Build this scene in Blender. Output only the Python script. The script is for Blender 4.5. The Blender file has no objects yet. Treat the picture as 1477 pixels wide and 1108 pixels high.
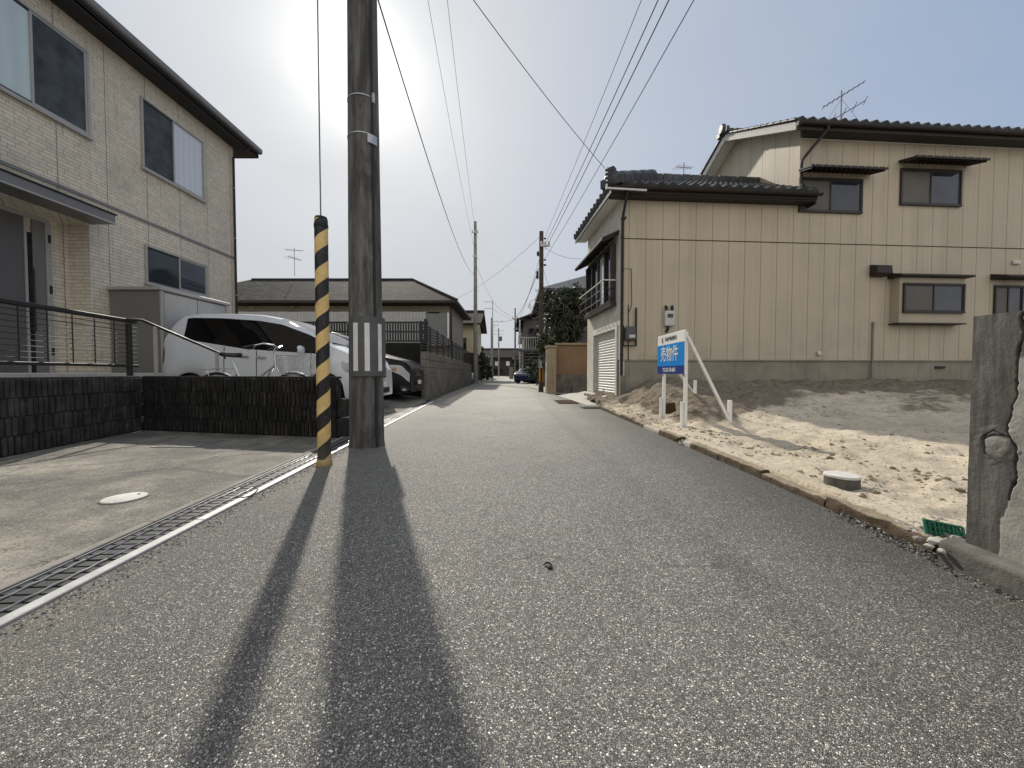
import bpy, bmesh, math, random
from mathutils import Vector, Matrix, noise
R = math.radians
random.seed(7)
scene = bpy.context.scene
COL = scene.collection
# ------------------------------------------------------------------ camera numbers (used to turn photo measurements into metres)
F_PX, CX, CY, CAM_H = 555.0, 738.5, 554.0, 0.78
PITCH = math.atan(16.0 / F_PX)
def ray(px, py):
    u = (px - CX) / F_PX; v = (CY - py) / F_PX
    return Vector((u, math.cos(PITCH) + v * math.sin(PITCH), -math.sin(PITCH) + v * math.cos(PITCH)))
CAM = Vector((0, 0, CAM_H))
def atY(px, py, Y): d = ray(px, py); return CAM + d * (Y / d.y)
def atX(px, py, X): d = ray(px, py); return CAM + d * (X / d.x)
def atZ(px, py, z=0.0): d = ray(px, py); return CAM + d * ((z - CAM_H) / d.z)

# ------------------------------------------------------------------ object helpers
ORG = {}
def tag(o, label=None, cat=None, group=None, kind=None):
    if label: o['label'] = label
    if cat: o['category'] = cat
    if group: o['group'] = group
    if kind: o['kind'] = kind
    return o
def thing(name, label, cat, loc=(0, 0, 0), group=None):
    o = bpy.data.objects.new(name, None); COL.objects.link(o)
    o.location = loc; o.empty_display_size = 0.2
    ORG[o.name] = Vector(loc)
    return tag(o, label, cat, group)
def copy_tree(o, parent=None):
    c = o.copy(); COL.objects.link(c)
    if parent is not None: c.parent = parent
    for ch in [x for x in bpy.data.objects if x.parent == o]:
        copy_tree(ch, c)
    return c

class MB:
    """collects faces for one mesh object (world coordinates; build() moves them to the parent's origin)"""
    def __init__(s): s.v = []; s.f = []; s.m = []
    def add(s, verts, faces, mi=0):
        b = len(s.v); s.v += [Vector(p) for p in verts]
        for f in faces: s.f.append([i + b for i in f]); s.m.append(mi)
        return s
    def box(s, x0, x1, y0, y1, z0, z1, mi=0):
        x0, x1 = min(x0, x1), max(x0, x1); y0, y1 = min(y0, y1), max(y0, y1); z0, z1 = min(z0, z1), max(z0, z1)
        return s.add([(x0,y0,z0),(x1,y0,z0),(x1,y1,z0),(x0,y1,z0),(x0,y0,z1),(x1,y0,z1),(x1,y1,z1),(x0,y1,z1)],
              [(0,3,2,1),(4,5,6,7),(0,1,5,4),(1,2,6,5),(2,3,7,6),(3,0,4,7)], mi)
    def obox(s, c, ax, ay, az, mi=0):
        c, ax, ay, az = Vector(c), Vector(ax), Vector(ay), Vector(az)
        P = [c+sx*ax+sy*ay+sz*az for sz in (-1,1) for sx, sy in ((-1,-1),(1,-1),(1,1),(-1,1))]
        fs = [(0,3,2,1),(4,5,6,7),(0,1,5,4),(1,2,6,5),(2,3,7,6),(3,0,4,7)]
        if ax.cross(ay).dot(az) < 0: fs = [tuple(reversed(f)) for f in fs]
        return s.add(P, fs, mi)
    def bar(s, a, b, w, h, up=(0,0,1), mi=0):
        a, b = Vector(a), Vector(b); d = b - a
        side = d.cross(Vector(up))
        if side.length < 1e-6: side = d.cross(Vector((1,0,0)))
        side.normalize(); u2 = side.cross(d).normalized()
        return s.obox((a+b)/2, d/2, side*(w/2), u2*(h/2), mi)
    def prism(s, poly, vec, mi=0):
        vec = Vector(vec); n = len(poly); P = [Vector(p) for p in poly]
        nrm = Vector((0,0,0))
        for i in range(n): nrm += P[i].cross(P[(i+1) % n])
        if nrm.dot(vec) > 0: P.reverse()
        fs = [tuple(range(n)), tuple(range(2*n-1, n-1, -1))]
        for i in range(n):
            j = (i+1) % n; fs.append((i, i+n, j+n, j))
        return s.add(P + [p+vec for p in P], [fs[0], fs[1]] + [tuple(x) for x in fs[2:]], mi)
    def tube(s, pts, r, n=8, mi=0, cap=True, closed=False):
        P = [Vector(p) for p in pts]; k = len(P)
        rr = r if hasattr(r, '__len__') else [r]*k
        ref = Vector((0,0,1)); vs = []; prev = None
        for i in range(k):
            if closed: d = P[(i+1) % k] - P[i-1]
            else: d = P[min(i+1,k-1)] - P[max(i-1,0)]
            d.normalize()
            if prev is None:
                a = d.cross(ref)
                if a.length < .05: a = d.cross(Vector((0,1,0)))
            else: a = prev - d*prev.dot(d)
            a.normalize(); prev = a; b = d.cross(a)
            for j in range(n):
                t = 2*math.pi*j/n; vs.append(P[i] + (a*math.cos(t)+b*math.sin(t))*rr[i])
        fs = []
        for i in range(k if closed else k-1):
            i2 = (i+1) % k
            for j in range(n):
                j2 = (j+1) % n; fs.append((i*n+j, i*n+j2, i2*n+j2, i2*n+j))
        if cap and not closed:
            fs.append(tuple(range(n-1, -1, -1))); fs.append(tuple((k-1)*n+j for j in range(n)))
        return s.add(vs, fs, mi)
    def lathe(s, prof, c=(0,0,0), n=24, mi=0, axis='Z', cap=True):
        c = Vector(c); vs = []; fs = []; k = len(prof)
        for r, h in prof:
            for j in range(n):
                t = 2*math.pi*j/n; x, y = r*math.cos(t), r*math.sin(t)
                p = {'Z': (x,y,h), 'Y': (x,h,-y), 'X': (h,x,y)}[axis]
                vs.append(c+Vector(p))
        for i in range(k-1):
            for j in range(n):
                j2 = (j+1) % n; fs.append((i*n+j, i*n+j2, (i+1)*n+j2, (i+1)*n+j))
        if cap:
            fs.append(tuple(range(n-1,-1,-1))); fs.append(tuple((k-1)*n+j for j in range(n)))
        return s.add(vs, fs, mi)
    def grid(s, fn, nu, nv, mi=0, flip=False):
        vs = [fn(i/nu, j/nv) for j in range(nv+1) for i in range(nu+1)]
        fs = []
        for j in range(nv):
            for i in range(nu):
                a = j*(nu+1)+i; q = (a, a+1, a+nu+2, a+nu+1)
                fs.append(tuple(reversed(q)) if flip else q)
        return s.add(vs, fs, mi)
    def build(s, name, mats, parent=None, smooth=False, bevel=0.0, angle=40, seg=1, loc=None):
        org = ORG.get(parent.name, Vector((0,0,0))) if parent is not None else (Vector(loc) if loc is not None else Vector((0,0,0)))
        me = bpy.data.meshes.new(name)
        me.from_pydata([tuple(p-org) for p in s.v], [], s.f)
        if not isinstance(mats, (list, tuple)): mats = [mats]
        for m in mats: me.materials.append(m)
        for p, mi in zip(me.polygons, s.m): p.material_index = mi; p.use_smooth = bool(smooth)
        me.update()
        o = bpy.data.objects.new(name, me); COL.objects.link(o)
        if parent is not None: o.parent = parent; ORG[o.name] = org
        else: o.location = org; ORG[o.name] = org
        if smooth and smooth != 'all':
            bm = bmesh.new(); bm.from_mesh(me)
            for e in bm.edges:
                if len(e.link_faces) == 2 and e.calc_face_angle(0) > R(angle): e.smooth = False
            bm.to_mesh(me); bm.free()
        if bevel:
            b = o.modifiers.new('bevel', 'BEVEL'); b.width = bevel; b.segments = seg; b.limit_method = 'ANGLE'; b.angle_limit = R(35)
        return o
def struct(o): o['kind'] = 'structure'; return o

# ------------------------------------------------------------------ materials
class NT:
    def __init__(s, name):
        s.mat = bpy.data.materials.new(name); s.mat.use_nodes = True
        s.t = s.mat.node_tree; s.n = s.t.nodes; s.l = s.t.links
        s.b = s.n['Principled BSDF']; s.tc = s.n.new('ShaderNodeTexCoord')
    def _in(s, sock, v):
        if v is None: return
        if isinstance(v, bpy.types.NodeSocket): s.l.new(v, sock)
        elif isinstance(v, (int, float)):
            sock.default_value = v if sock.type in ('VALUE', 'INT') else ((v, v, v, 1) if sock.type == 'RGBA' else (v, v, v))
        else:
            v = tuple(v)
            sock.default_value = (v + (1,) if sock.type == 'RGBA' and len(v) == 3 else v)
    def obj(s): return s.tc.outputs['Object']
    def mapv(s, vec, scale=(1,1,1), loc=(0,0,0), rot=(0,0,0)):
        m = s.n.new('ShaderNodeMapping'); s.l.new(vec, m.inputs[0])
        m.inputs['Scale'].default_value = scale; m.inputs['Location'].default_value = loc; m.inputs['Rotation'].default_value = rot
        return m.outputs[0]
    def noise(s, vec, scale, detail=4, rough=.55, dist=0):
        m = s.n.new('ShaderNodeTexNoise'); s.l.new(vec, m.inputs['Vector'])
        m.inputs['Scale'].default_value = scale; m.inputs['Detail'].default_value = detail
        m.inputs['Roughness'].default_value = rough; m.inputs['Distortion'].default_value = dist
        return m.outputs['Fac']
    def voro(s, vec, scale, feature='F1', rnd=1):
        m = s.n.new('ShaderNodeTexVoronoi'); m.feature = feature; s.l.new(vec, m.inputs['Vector'])
        m.inputs['Scale'].default_value = scale; m.inputs['Randomness'].default_value = rnd
        return m
    def math(s, op, a, b=0.0, c=0.0, clamp=False):
        m = s.n.new('ShaderNodeMath'); m.operation = op; m.use_clamp = clamp
        for i, x in enumerate((a, b, c)): s._in(m.inputs[i], x)
        return m.outputs[0]
    def mix(s, fac, a, b, mode='MIX'):
        m = s.n.new('ShaderNodeMix'); m.data_type = 'RGBA'; m.blend_type = mode
        s._in(m.inputs[0], fac); s._in(m.inputs[6], a); s._in(m.inputs[7], b)
        return m.outputs[2]
    def ramp(s, fac, stops, interp='LINEAR'):
        m = s.n.new('ShaderNodeValToRGB'); m.color_ramp.interpolation = interp; s._in(m.inputs[0], fac)
        e = m.color_ramp.elements
        while len(e) < len(stops): e.new(.5)
        for el, (p, c) in zip(e, stops):
            el.position = p; el.color = (c, c, c, 1) if isinstance(c, (int, float)) else tuple(c) + (1,)
        return m.outputs[0]
    def smooth(s, x, a, b):
        m = s.n.new('ShaderNodeMapRange'); m.interpolation_type = 'SMOOTHSTEP'
        s._in(m.inputs[0], x); s._in(m.inputs[1], a); s._in(m.inputs[2], b); return m.outputs[0]
    def xyz(s, vec):
        m = s.n.new('ShaderNodeSeparateXYZ'); s.l.new(vec, m.inputs[0]); return m.outputs
    def comb(s, x, y, z):
        m = s.n.new('ShaderNodeCombineXYZ')
        for i, k in enumerate((x, y, z)): s._in(m.inputs[i], k)
        return m.outputs[0]
    def bump(s, h, strength=.3, dist=.01, normal=None):
        m = s.n.new('ShaderNodeBump'); s._in(m.inputs['Height'], h)
        m.inputs['Strength'].default_value = strength; m.inputs['Distance'].default_value = dist
        if normal is not None: s.l.new(normal, m.inputs['Normal'])
        return m.outputs[0]
    def done(s, color, rough=.7, metal=0.0, normal=None, spec=.5, coat=0.0):
        s._in(s.b.inputs['Base Color'], color); s._in(s.b.inputs['Roughness'], rough); s._in(s.b.inputs['Metallic'], metal)
        s.b.inputs['Specular IOR Level'].default_value = spec
        s.b.inputs['Coat Weight'].default_value = coat; s.b.inputs['Coat Roughness'].default_value = .04
        if normal is not None: s.l.new(normal, s.b.inputs['Normal'])
        return s.mat
def weathered(name, c, rough=.7, metal=0, var=.15, scale=6, streak=0.0, grime=0.0, bump=.15, bscale=60, spec=.4, coat=0, bdist=.004):
    """a painted / cast surface: tone variation, vertical rain streaks, grime patches and fine bump"""
    t = NT(name); v = t.obj()
    n = t.noise(v, scale, 5, .6)
    c = Vector(c)
    col = t.mix(t.smooth(n, .25, .75), tuple(c*(1-var)), tuple(Vector([min(1, x*(1+var)) for x in c])))
    if streak:
        sn = t.noise(t.mapv(v, (9, 9, .7)), 1.6, 4, .65)
        col = t.mix(t.math('MULTIPLY', t.smooth(sn, .5, .78), streak), col, tuple(c*.35))
    if grime:
        gn = t.noise(v, scale*.35, 6, .7)
        col = t.mix(t.math('MULTIPLY', t.smooth(gn, .5, .75), grime), col, tuple(c*.3))
    nb = t.bump(t.noise(v, bscale, 4, .6), bump, bdist) if bump else None
    rr = t.math('ADD', t.math('MULTIPLY', n, .2), rough-.1)
    return t.done(col, rr, metal, nb, spec, coat)
# ------------------------------------------------------------------ the materials of the street
def asphalt_mat():
    t = NT('asphalt'); v = t.obj(); x, y, z = t.xyz(v)
    wv = t.mix(.002, v, t.comb(t.noise(v, 140, 2), t.noise(t.mapv(v, (1,1,1), (7,3,0)), 140, 2), 0.0), 'ADD')
    a = t.voro(wv, 250); ca = t.xyz(a.outputs['Color'])
    b = t.voro(t.mapv(v, (1,1,1), (3.3,1.7,0)), 420); cb = t.xyz(b.outputs['Color'])
    e = t.voro(wv, 250, 'DISTANCE_TO_EDGE')
    stone = t.ramp(ca[0], [(0, (.04,.038,.036)), (.3, (.095,.091,.084)), (.6, (.19,.182,.165)), (.84, (.28,.268,.244)), (.94, (.48,.46,.42)), (1, (.74,.71,.66))])
    fine = t.ramp(cb[1], [(0, .03), (.5, .09), (.85, .22), (1, .5)])
    col = t.mix(t.math('GREATER_THAN', ca[1], .55), stone, fine)
    col = t.mix(t.smooth(e.outputs['Distance'], .0, .16), (.035, .034, .033), col)
    big = t.noise(v, .7, 5, .6); mid = t.noise(v, 5, 4, .6); cl = t.noise(v, 22, 3, .6)
    g = t.math('ADD', t.math('MULTIPLY', big, .75), t.math('ADD', t.math('MULTIPLY', mid, .3), t.math('MULTIPLY', cl, .5)))
    g = t.math('ADD', t.math('MULTIPLY', g, 1.5), 1.0)
    # the worn, paler middle of the lane and dirt near the right kerb
    worn = t.math('SUBTRACT', 1.0, t.smooth(t.math('ABSOLUTE', t.math('SUBTRACT', x, .1)), .3, 1.5))
    kerb = t.smooth(t.math('ADD', x, t.math('MULTIPLY', t.math('SUBTRACT', mid, .5), .5)), 1.1, 1.8)
    g = t.math('MULTIPLY', g, t.math('ADD', .82, t.math('MULTIPLY', worn, .3)))
    g = t.math('MULTIPLY', g, t.math('SUBTRACT', 1.0, t.math('MULTIPLY', kerb, .38)))
    far = t.smooth(y, 2.0, 9.0)
    col = t.mix(t.math('MULTIPLY', far, .5), col, (.215, .205, .183))
    col = t.mix(1.0, col, t.comb(t.math('MULTIPLY', g, .95), t.math('MULTIPLY', g, .935), t.math('MULTIPLY', g, .89)), 'MULTIPLY')
    # hairline cracks, an old repair outline and oil stains
    ck = t.voro(t.mix(.35, v, t.comb(t.noise(v, 3, 5, .7), t.noise(t.mapv(v, (1,1,1), (5,9,0)), 3, 5, .7), 0.0), 'ADD'), .42, 'DISTANCE_TO_EDGE')
    cl_ = t.math('MULTIPLY', t.math('SUBTRACT', 1.0, t.smooth(ck.outputs['Distance'], .0012, .0045)), t.smooth(t.noise(v, .5, 3), .47, .6))
    col = t.mix(t.math('MULTIPLY', cl_, .6), col, (.03,.028,.026))
    st = t.math('MULTIPLY', t.smooth(t.noise(t.mapv(v, (1,.35,1), (2,7,0)), 1.9, 5, .65), .56, .72), .38)
    col = t.mix(st, col, t.mix(1.0, col, (.55,.53,.5), 'MULTIPLY'))
    pal = t.math('MULTIPLY', t.smooth(t.noise(t.mapv(v, (1,.3,1), (9,1,0)), 1.2, 5, .65), .55, .7), .35)
    col = t.mix(pal, col, t.mix(1.0, col, (1.35,1.32,1.25), 'MULTIPLY'))
    # sandy dust along the left edge
    dust = t.math('MULTIPLY', t.smooth(t.math('ADD', t.math('MULTIPLY', x, -1.0), t.math('MULTIPLY', t.math('SUBTRACT', big, .5), 1.2)), 1.15, 1.9), .35)
    col = t.mix(dust, col, (.27, .245, .20))
    h = t.math('ADD', t.math('MULTIPLY', t.smooth(e.outputs['Distance'], 0, .35), 1.0), t.math('MULTIPLY', ca[2], .6))
    nb = t.bump(h, .8, .0035)
    return t.done(col, t.math('ADD', .5, t.math('MULTIPLY', ca[1], .35)), 0, nb, .45)
def concrete_floor_mat():
    t = NT('driveway_concrete'); v = t.obj()
    big = t.noise(v, 1.1, 6, .65, .4); mid = t.noise(v, 6, 5, .65); fin = t.noise(v, 90, 3, .6)
    col = t.ramp(big, [(.3, (.09,.084,.075)), (.44, (.17,.16,.14)), (.56, (.31,.285,.235)), (.68, (.54,.50,.42))])
    col = t.mix(t.smooth(mid, .35, .7), t.mix(.5, col, (.10,.093,.08)), col)
    sp = t.voro(v, 130); cs = t.xyz(sp.outputs['Color'])
    col = t.mix(t.math('MULTIPLY', t.math('GREATER_THAN', cs[0], .9), .4), col, (.42,.4,.35))
    col = t.mix(t.math('MULTIPLY', t.math('LESS_THAN', cs[0], .18), .5), col, (.05,.047,.04))
    cr = t.voro(t.mix(.25, v, t.comb(mid, fin, 0.0), 'ADD'), .55, 'DISTANCE_TO_EDGE')
    line = t.smooth(cr.outputs['Distance'], .002, .006)
    col = t.mix(t.math('MULTIPLY', t.math('SUBTRACT', 1.0, line), .5), col, (.05,.045,.04))
    h = t.math('ADD', t.math('MULTIPLY', fin, .5), t.math('ADD', t.math('MULTIPLY', mid, .8), line))
    return t.done(col, .85, 0, t.bump(h, .5, .006), .3)
def sand_mat():
    t = NT('sand'); v = t.obj(); x, y, z = t.xyz(v)
    big = t.noise(v, .9, 5, .65); mid = t.noise(v, 7, 6, .7); fin = t.noise(v, 140, 3, .65)
    col = t.ramp(big, [(.25, (.49,.42,.315)), (.55, (.61,.53,.405)), (.8, (.70,.62,.49))])
    col = t.mix(t.math('MULTIPLY', t.smooth(mid, .45, .75), .45), col, (.27,.22,.155))
    sp = t.voro(v, 75); cs = t.xyz(sp.outputs['Color'])
    col = t.mix(t.math('MULTIPLY', t.math('GREATER_THAN', cs[0], .94), .55), col, (.16,.13,.10))
    col = t.mix(t.math('MULTIPLY', t.math('LESS_THAN', cs[0], .05), .6), col, (.68,.62,.52))
    at = t.n.new('ShaderNodeAttribute'); at.attribute_name = 'damp_shade'; sa = t.xyz(at.outputs['Color'])  # damp soil, plus the shade tint painted on the rear sand
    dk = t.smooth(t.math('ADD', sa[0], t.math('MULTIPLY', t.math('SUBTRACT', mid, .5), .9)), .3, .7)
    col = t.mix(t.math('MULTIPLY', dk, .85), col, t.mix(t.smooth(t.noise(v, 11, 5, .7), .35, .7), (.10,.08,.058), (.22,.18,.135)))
    h = t.math('ADD', t.math('MULTIPLY', fin, .25), t.math('MULTIPLY', t.noise(v, 24, 5, .7), 1.0))
    return t.done(col, .95, 0, t.bump(h, .9, .02), .15)
def pole_mat():
    t = NT('pole_concrete'); v = t.obj()
    s1 = t.noise(t.mapv(v, (1,1,.06)), 14, 5, .65); s2 = t.noise(t.mapv(v, (1,1,.25)), 5, 5, .7, .6); f = t.noise(v, 120, 3)
    col = t.ramp(s1, [(.3, (.075,.073,.07)), (.5, (.145,.142,.135)), (.7, (.24,.232,.215))])
    col = t.mix(t.math('MULTIPLY', t.smooth(s2, .42, .62), .75), col, (.045,.044,.043))
    col = t.mix(t.math('MULTIPLY', t.smooth(t.noise(t.mapv(v, (1,1,.2), (4,2,1)), 9, 4), .6, .75), .6), col, (.22,.21,.195))
    return t.done(col, .85, 0, t.bump(t.math('ADD', f, t.math('MULTIPLY', s1, 2)), .35, .006), .25)
def stripe_mat():
    t = NT('hazard_stripes'); v = t.obj(); x, y, z = t.xyz(v)
    a = t.math('DIVIDE', t.math('ARCTAN2', y, x), 2*math.pi)
    q = t.math('FRACT', t.math('ADD', t.math('SUBTRACT', t.math('DIVIDE', z, .268), a), .10))
    yellow = t.mix(t.smooth(t.noise(v, 9, 6, .75), .38, .66), (.80,.56,.22), (.64,.44,.17))
    black = t.mix(t.smooth(t.noise(v, 14, 5, .6), .5, .8), (.012,.012,.013), (.05,.047,.043))
    col = t.mix(t.math('GREATER_THAN', q, .5), yellow, black)
    # low collar: plain dirty yellow
    col = t.mix(t.math('LESS_THAN', z, .055), col, (.60,.41,.15))
    scr = t.math('MULTIPLY', t.smooth(t.noise(t.mapv(v, (30,30,6)), 2, 5, .75), .58, .70), .6)
    low = t.math('MULTIPLY', t.math('SUBTRACT', 1.0, t.smooth(t.math('ADD', z, t.math('MULTIPLY', t.noise(v, 12, 4), .3)), .1, .5)), .5)
    col = t.mix(low, col, (.16,.135,.10))
    col = t.mix(scr, col, (.2,.16,.1))
    return t.done(col, .45, 0, t.bump(t.noise(v, 40, 3), .1, .003), .4)
def brick_siding_mat():
    t = NT('stone_pattern_siding'); v = t.obj(); x, y, z = t.xyz(v)
    m = t.n.new('ShaderNodeTexBrick'); t.l.new(t.comb(t.math('ADD', y, t.math('MULTIPLY', x, 1.0)), z, 0.0), m.inputs['Vector'])
    m.offset = .37; m.offset_frequency = 3; m.squash = .7; m.squash_frequency = 2
    m.inputs['Color1'].default_value = (.82,.735,.60,1); m.inputs['Color2'].default_value = (.71,.632,.51,1); m.inputs['Mortar'].default_value = (.45,.39,.30,1)
    m.inputs['Scale'].default_value = 1; m.inputs['Mortar Size'].default_value = .006; m.inputs['Mortar Smooth'].default_value = .4
    m.inputs['Brick Width'].default_value = .26; m.inputs['Row Height'].default_value = .066
    col = t.mix(t.math('MULTIPLY', t.smooth(t.noise(v, 1.3, 5, .65), .45, .75), .3), m.outputs['Color'], (.3,.27,.22))
    j = t.math('LESS_THAN', t.math('FRACT', t.math('ADD', t.math('DIVIDE', t.math('ADD', y, x), .83), .31)), .016)
    col = t.mix(t.math('MULTIPLY', j, .8), col, (.16,.145,.12))
    sn = t.noise(t.mapv(v, (9, 9, .5)), 1.4, 4, .65)
    col = t.mix(t.math('MULTIPLY', t.smooth(sn, .52, .8), .3), col, (.2,.18,.14))
    h = t.math('SUBTRACT', t.math('ADD', 1.0, t.math('MULTIPLY', t.noise(v, 30, 4), .6)), t.math('ADD', m.outputs['Fac'], j))
    return t.done(col, .8, 0, t.bump(h, .5, .01), .3)
def panel_siding_mat():
    t = NT('vertical_panel_siding'); v = t.obj(); x, y, z = t.xyz(v)
    u = t.math('ADD', x, y)
    fr = t.math('FRACT', t.math('DIVIDE', u, .44)); cell = t.math('FLOOR', t.math('DIVIDE', u, .44))
    line = t.math('SUBTRACT', 1.0, t.smooth(t.math('ABSOLUTE', t.math('SUBTRACT', fr, .5)), .012, .028))
    fr2 = t.math('FRACT', t.math('ADD', t.math('DIVIDE', u, .44), .27))
    line2 = t.math('SUBTRACT', 1.0, t.smooth(t.math('ABSOLUTE', t.math('SUBTRACT', fr2, .5)), .006, .02))
    wn = t.n.new('ShaderNodeTexWhiteNoise'); wn.noise_dimensions = '1D'; t.l.new(cell, wn.inputs['W'])
    base = t.mix(wn.outputs['Value'], (.485,.425,.318), (.525,.46,.35))
    base = t.mix(t.math('MULTIPLY', t.smooth(t.noise(v, .8, 6, .65), .42, .75), .28), base, (.32,.285,.225))
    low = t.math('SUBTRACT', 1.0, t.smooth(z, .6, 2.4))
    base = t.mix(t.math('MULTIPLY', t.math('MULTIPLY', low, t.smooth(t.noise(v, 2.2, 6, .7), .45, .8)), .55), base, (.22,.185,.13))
    sn = t.noise(t.mapv(v, (8, 8, .35)), 1.5, 4, .65)
    base = t.mix(t.math('MULTIPLY', t.smooth(sn, .52, .8), .34), base, (.27,.23,.17))
    base = t.mix(t.math('MULTIPLY', line2, .22), base, (.25,.215,.16))
    base = t.mix(t.math('MULTIPLY', line, .6), base, (.16,.13,.09))
    h = t.math('SUBTRACT', t.math('MULTIPLY', t.noise(v, 3, 3), .4), t.math('ADD', line, t.math('MULTIPLY', line2, .4)))
    return t.done(base, .55, 0, t.bump(h, .5, .012), .35)
def tile_mat(name, c):
    t = NT(name); v = t.obj()
    vo = t.voro(v, 4.2); cv = t.xyz(vo.outputs['Color'])
    col = t.mix(cv[0], tuple(Vector(c)*.7), tuple(Vector(c)*1.35))
    col = t.mix(t.math('MULTIPLY', t.smooth(t.noise(v, 8, 5, .7), .5, .75), .35), col, (.12,.125,.115))
    return t.done(col, t.math('ADD', .42, t.math('MULTIPLY', cv[1], .15)), 0, t.bump(t.noise(v, 50, 3), .12, .004), .5)
def shingle_mat():
    t = NT('slate_shingle'); v = t.obj(); x, y, z = t.xyz(v)
    m = t.n.new('ShaderNodeTexBrick'); t.l.new(t.comb(x, t.math('MULTIPLY', y, 1.0), 0.0), m.inputs['Vector'])
    m.inputs['Color1'].default_value = (.016,.0155,.015,1); m.inputs['Color2'].default_value = (.075,.072,.068,1); m.inputs['Mortar'].default_value = (.02,.02,.02,1)
    m.inputs['Scale'].default_value = 1; m.inputs['Mortar Size'].default_value = .02; m.inputs['Brick Width'].default_value = .5; m.inputs['Row Height'].default_value = .22
    col = t.mix(t.smooth(t.noise(v, 2.6, 3, .6), .42, .6), m.outputs['Color'], (.02,.019,.018))
    return t.done(col, .8, 0, t.bump(m.outputs['Fac'], -.5, .02), .08)
def glass_mat(name, c=(.02,.024,.027), rough=.06, wav=.02):
    t = NT(name); v = t.obj()
    col = t.mix(t.smooth(t.noise(v, 1.6, 4, .6), .3, .75), tuple(Vector(c)*.6), tuple(Vector(c)*1.3))
    return t.done(col, rough, 0, t.bump(t.noise(v, 1.7, 2), wav, .05), .6)
def curtain_mat(name, c, fold=28):
    """a pane with pleated curtain close behind the glass"""
    t = NT(name); v = t.obj(); x, y, z = t.xyz(v)
    w = t.math('SINE', t.math('ADD', t.math('MULTIPLY', t.math('ADD', x, y), fold), t.math('MULTIPLY', t.noise(v, 2, 2), 4)))
    col = t.mix(t.math('MULTIPLY', t.math('ADD', w, 1), .5), tuple(Vector(c)*.92), c)
    return t.done(col, .12, 0, None, .6, .6)
def leaf_mat(name, c1, c2):
    t = NT(name)
    g = t.n.new('ShaderNodeObjectInfo'); geo = t.n.new('ShaderNodeNewGeometry')
    n = t.noise(t.obj(), 2.3, 4, .6)
    col = t.mix(geo.outputs['Random Per Island'], c1, c2)
    col = t.mix(t.smooth(n, .35, .7), t.mix(.5, col, tuple(Vector(c1)*.45)), col)
    return t.done(col, .55, 0, None, .35)
def block_mat(k=1.0):
    t = NT('dark_split_block'); v = t.obj()
    col = t.ramp(t.noise(v, 5, 6, .7), [(.3, (.014,.0135,.013)), (.55, (.036,.034,.032)), (.8, (.085,.08,.072))])
    geo = t.n.new('ShaderNodeNewGeometry'); rv = t.math('MULTIPLY', t.math('ADD', .85, t.math('MULTIPLY', geo.outputs['Random Per Island'], .4)), k)
    col = t.mix(1.0, col, t.comb(rv, rv, rv), 'MULTIPLY')
    col = t.mix(t.math('MULTIPLY', t.smooth(t.noise(t.mapv(v, (7,7,1.2)), 2.5, 5, .7), .55, .72), .55), col, (.15,.145,.135))
    return t.done(col, .9, 0, t.bump(t.noise(v, 60, 5, .7), .8, .012), .25)
def cwall_mat():
    """old rendered wall beside the lot; the 'tone' attribute marks where the render was patched in pale mortar"""
    t = NT('old_render'); v = t.obj(); at = t.n.new('ShaderNodeAttribute'); at.attribute_name = 'tone'
    s1 = t.noise(t.mapv(v, (1,1,.12)), 26, 5, .7); s2 = t.noise(v, 9, 6, .7); f = t.noise(v, 160, 3, .6)
    dark = t.ramp(s1, [(.28, (.055,.052,.047)), (.5, (.115,.11,.10)), (.75, (.24,.23,.205))])
    dark = t.mix(t.math('MULTIPLY', t.smooth(s2, .45, .7), .6), dark, (.075,.072,.066))
    pale = t.ramp(s2, [(.3, (.25,.24,.215)), (.6, (.40,.385,.345)), (.8, (.48,.465,.42))])
    sep = t.xyz(at.outputs['Color'])
    col = t.mix(sep[0], dark, pale)
    col = t.mix(sep[1], col, (.015,.014,.013))
    return t.done(col, .92, 0, t.bump(t.math('ADD', f, t.math('MULTIPLY', s2, 1.2)), .35, .003), .2)
def island_mat(name, stops):
    t = NT(name); g = t.n.new('ShaderNodeNewGeometry')
    col = t.ramp(g.outputs['Random Per Island'], stops)
    return t.done(col, .85, 0, t.bump(t.noise(t.obj(), 200, 3), .3, .003), .3)
M = {}
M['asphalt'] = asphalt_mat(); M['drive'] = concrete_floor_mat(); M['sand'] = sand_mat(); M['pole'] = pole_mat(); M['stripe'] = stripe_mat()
M['siding'] = brick_siding_mat(); M['panel'] = panel_siding_mat(); M['tile'] = tile_mat('dark_roof_tile', (.045,.047,.05)); M['tile2'] = weathered('brown_roof_tile', (.05,.043,.038), .85, 0, .3, 1.5, .2, .3, .3, 20, .05)
M['shingle'] = shingle_mat(); M['block'] = block_mat(.75); M['block_skylit'] = block_mat(1.7); M['cwall'] = cwall_mat()  # same blocks twice: the paler copy puts open-sky light into the colour
M['soil'] = weathered('soil', (.15,.135,.11), .95, 0, .3, 2, 0, .4, .5, 40, .2, 0, .02)
M['concrete'] = weathered('grey_concrete', (.29,.27,.24), .9, 0, .22, 3, .45, .4, .4, 50, .25, 0, .006)
M['concrete_dark'] = weathered('stained_concrete', (.20,.185,.16), .9, 0, .3, 3, .6, .5, .4, 45, .25, 0, .006)
M['concrete_pale'] = weathered('pale_concrete', (.50,.475,.42), .88, 0, .15, 5, .1, .2, .3, 80, .25, 0, .004)
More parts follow.
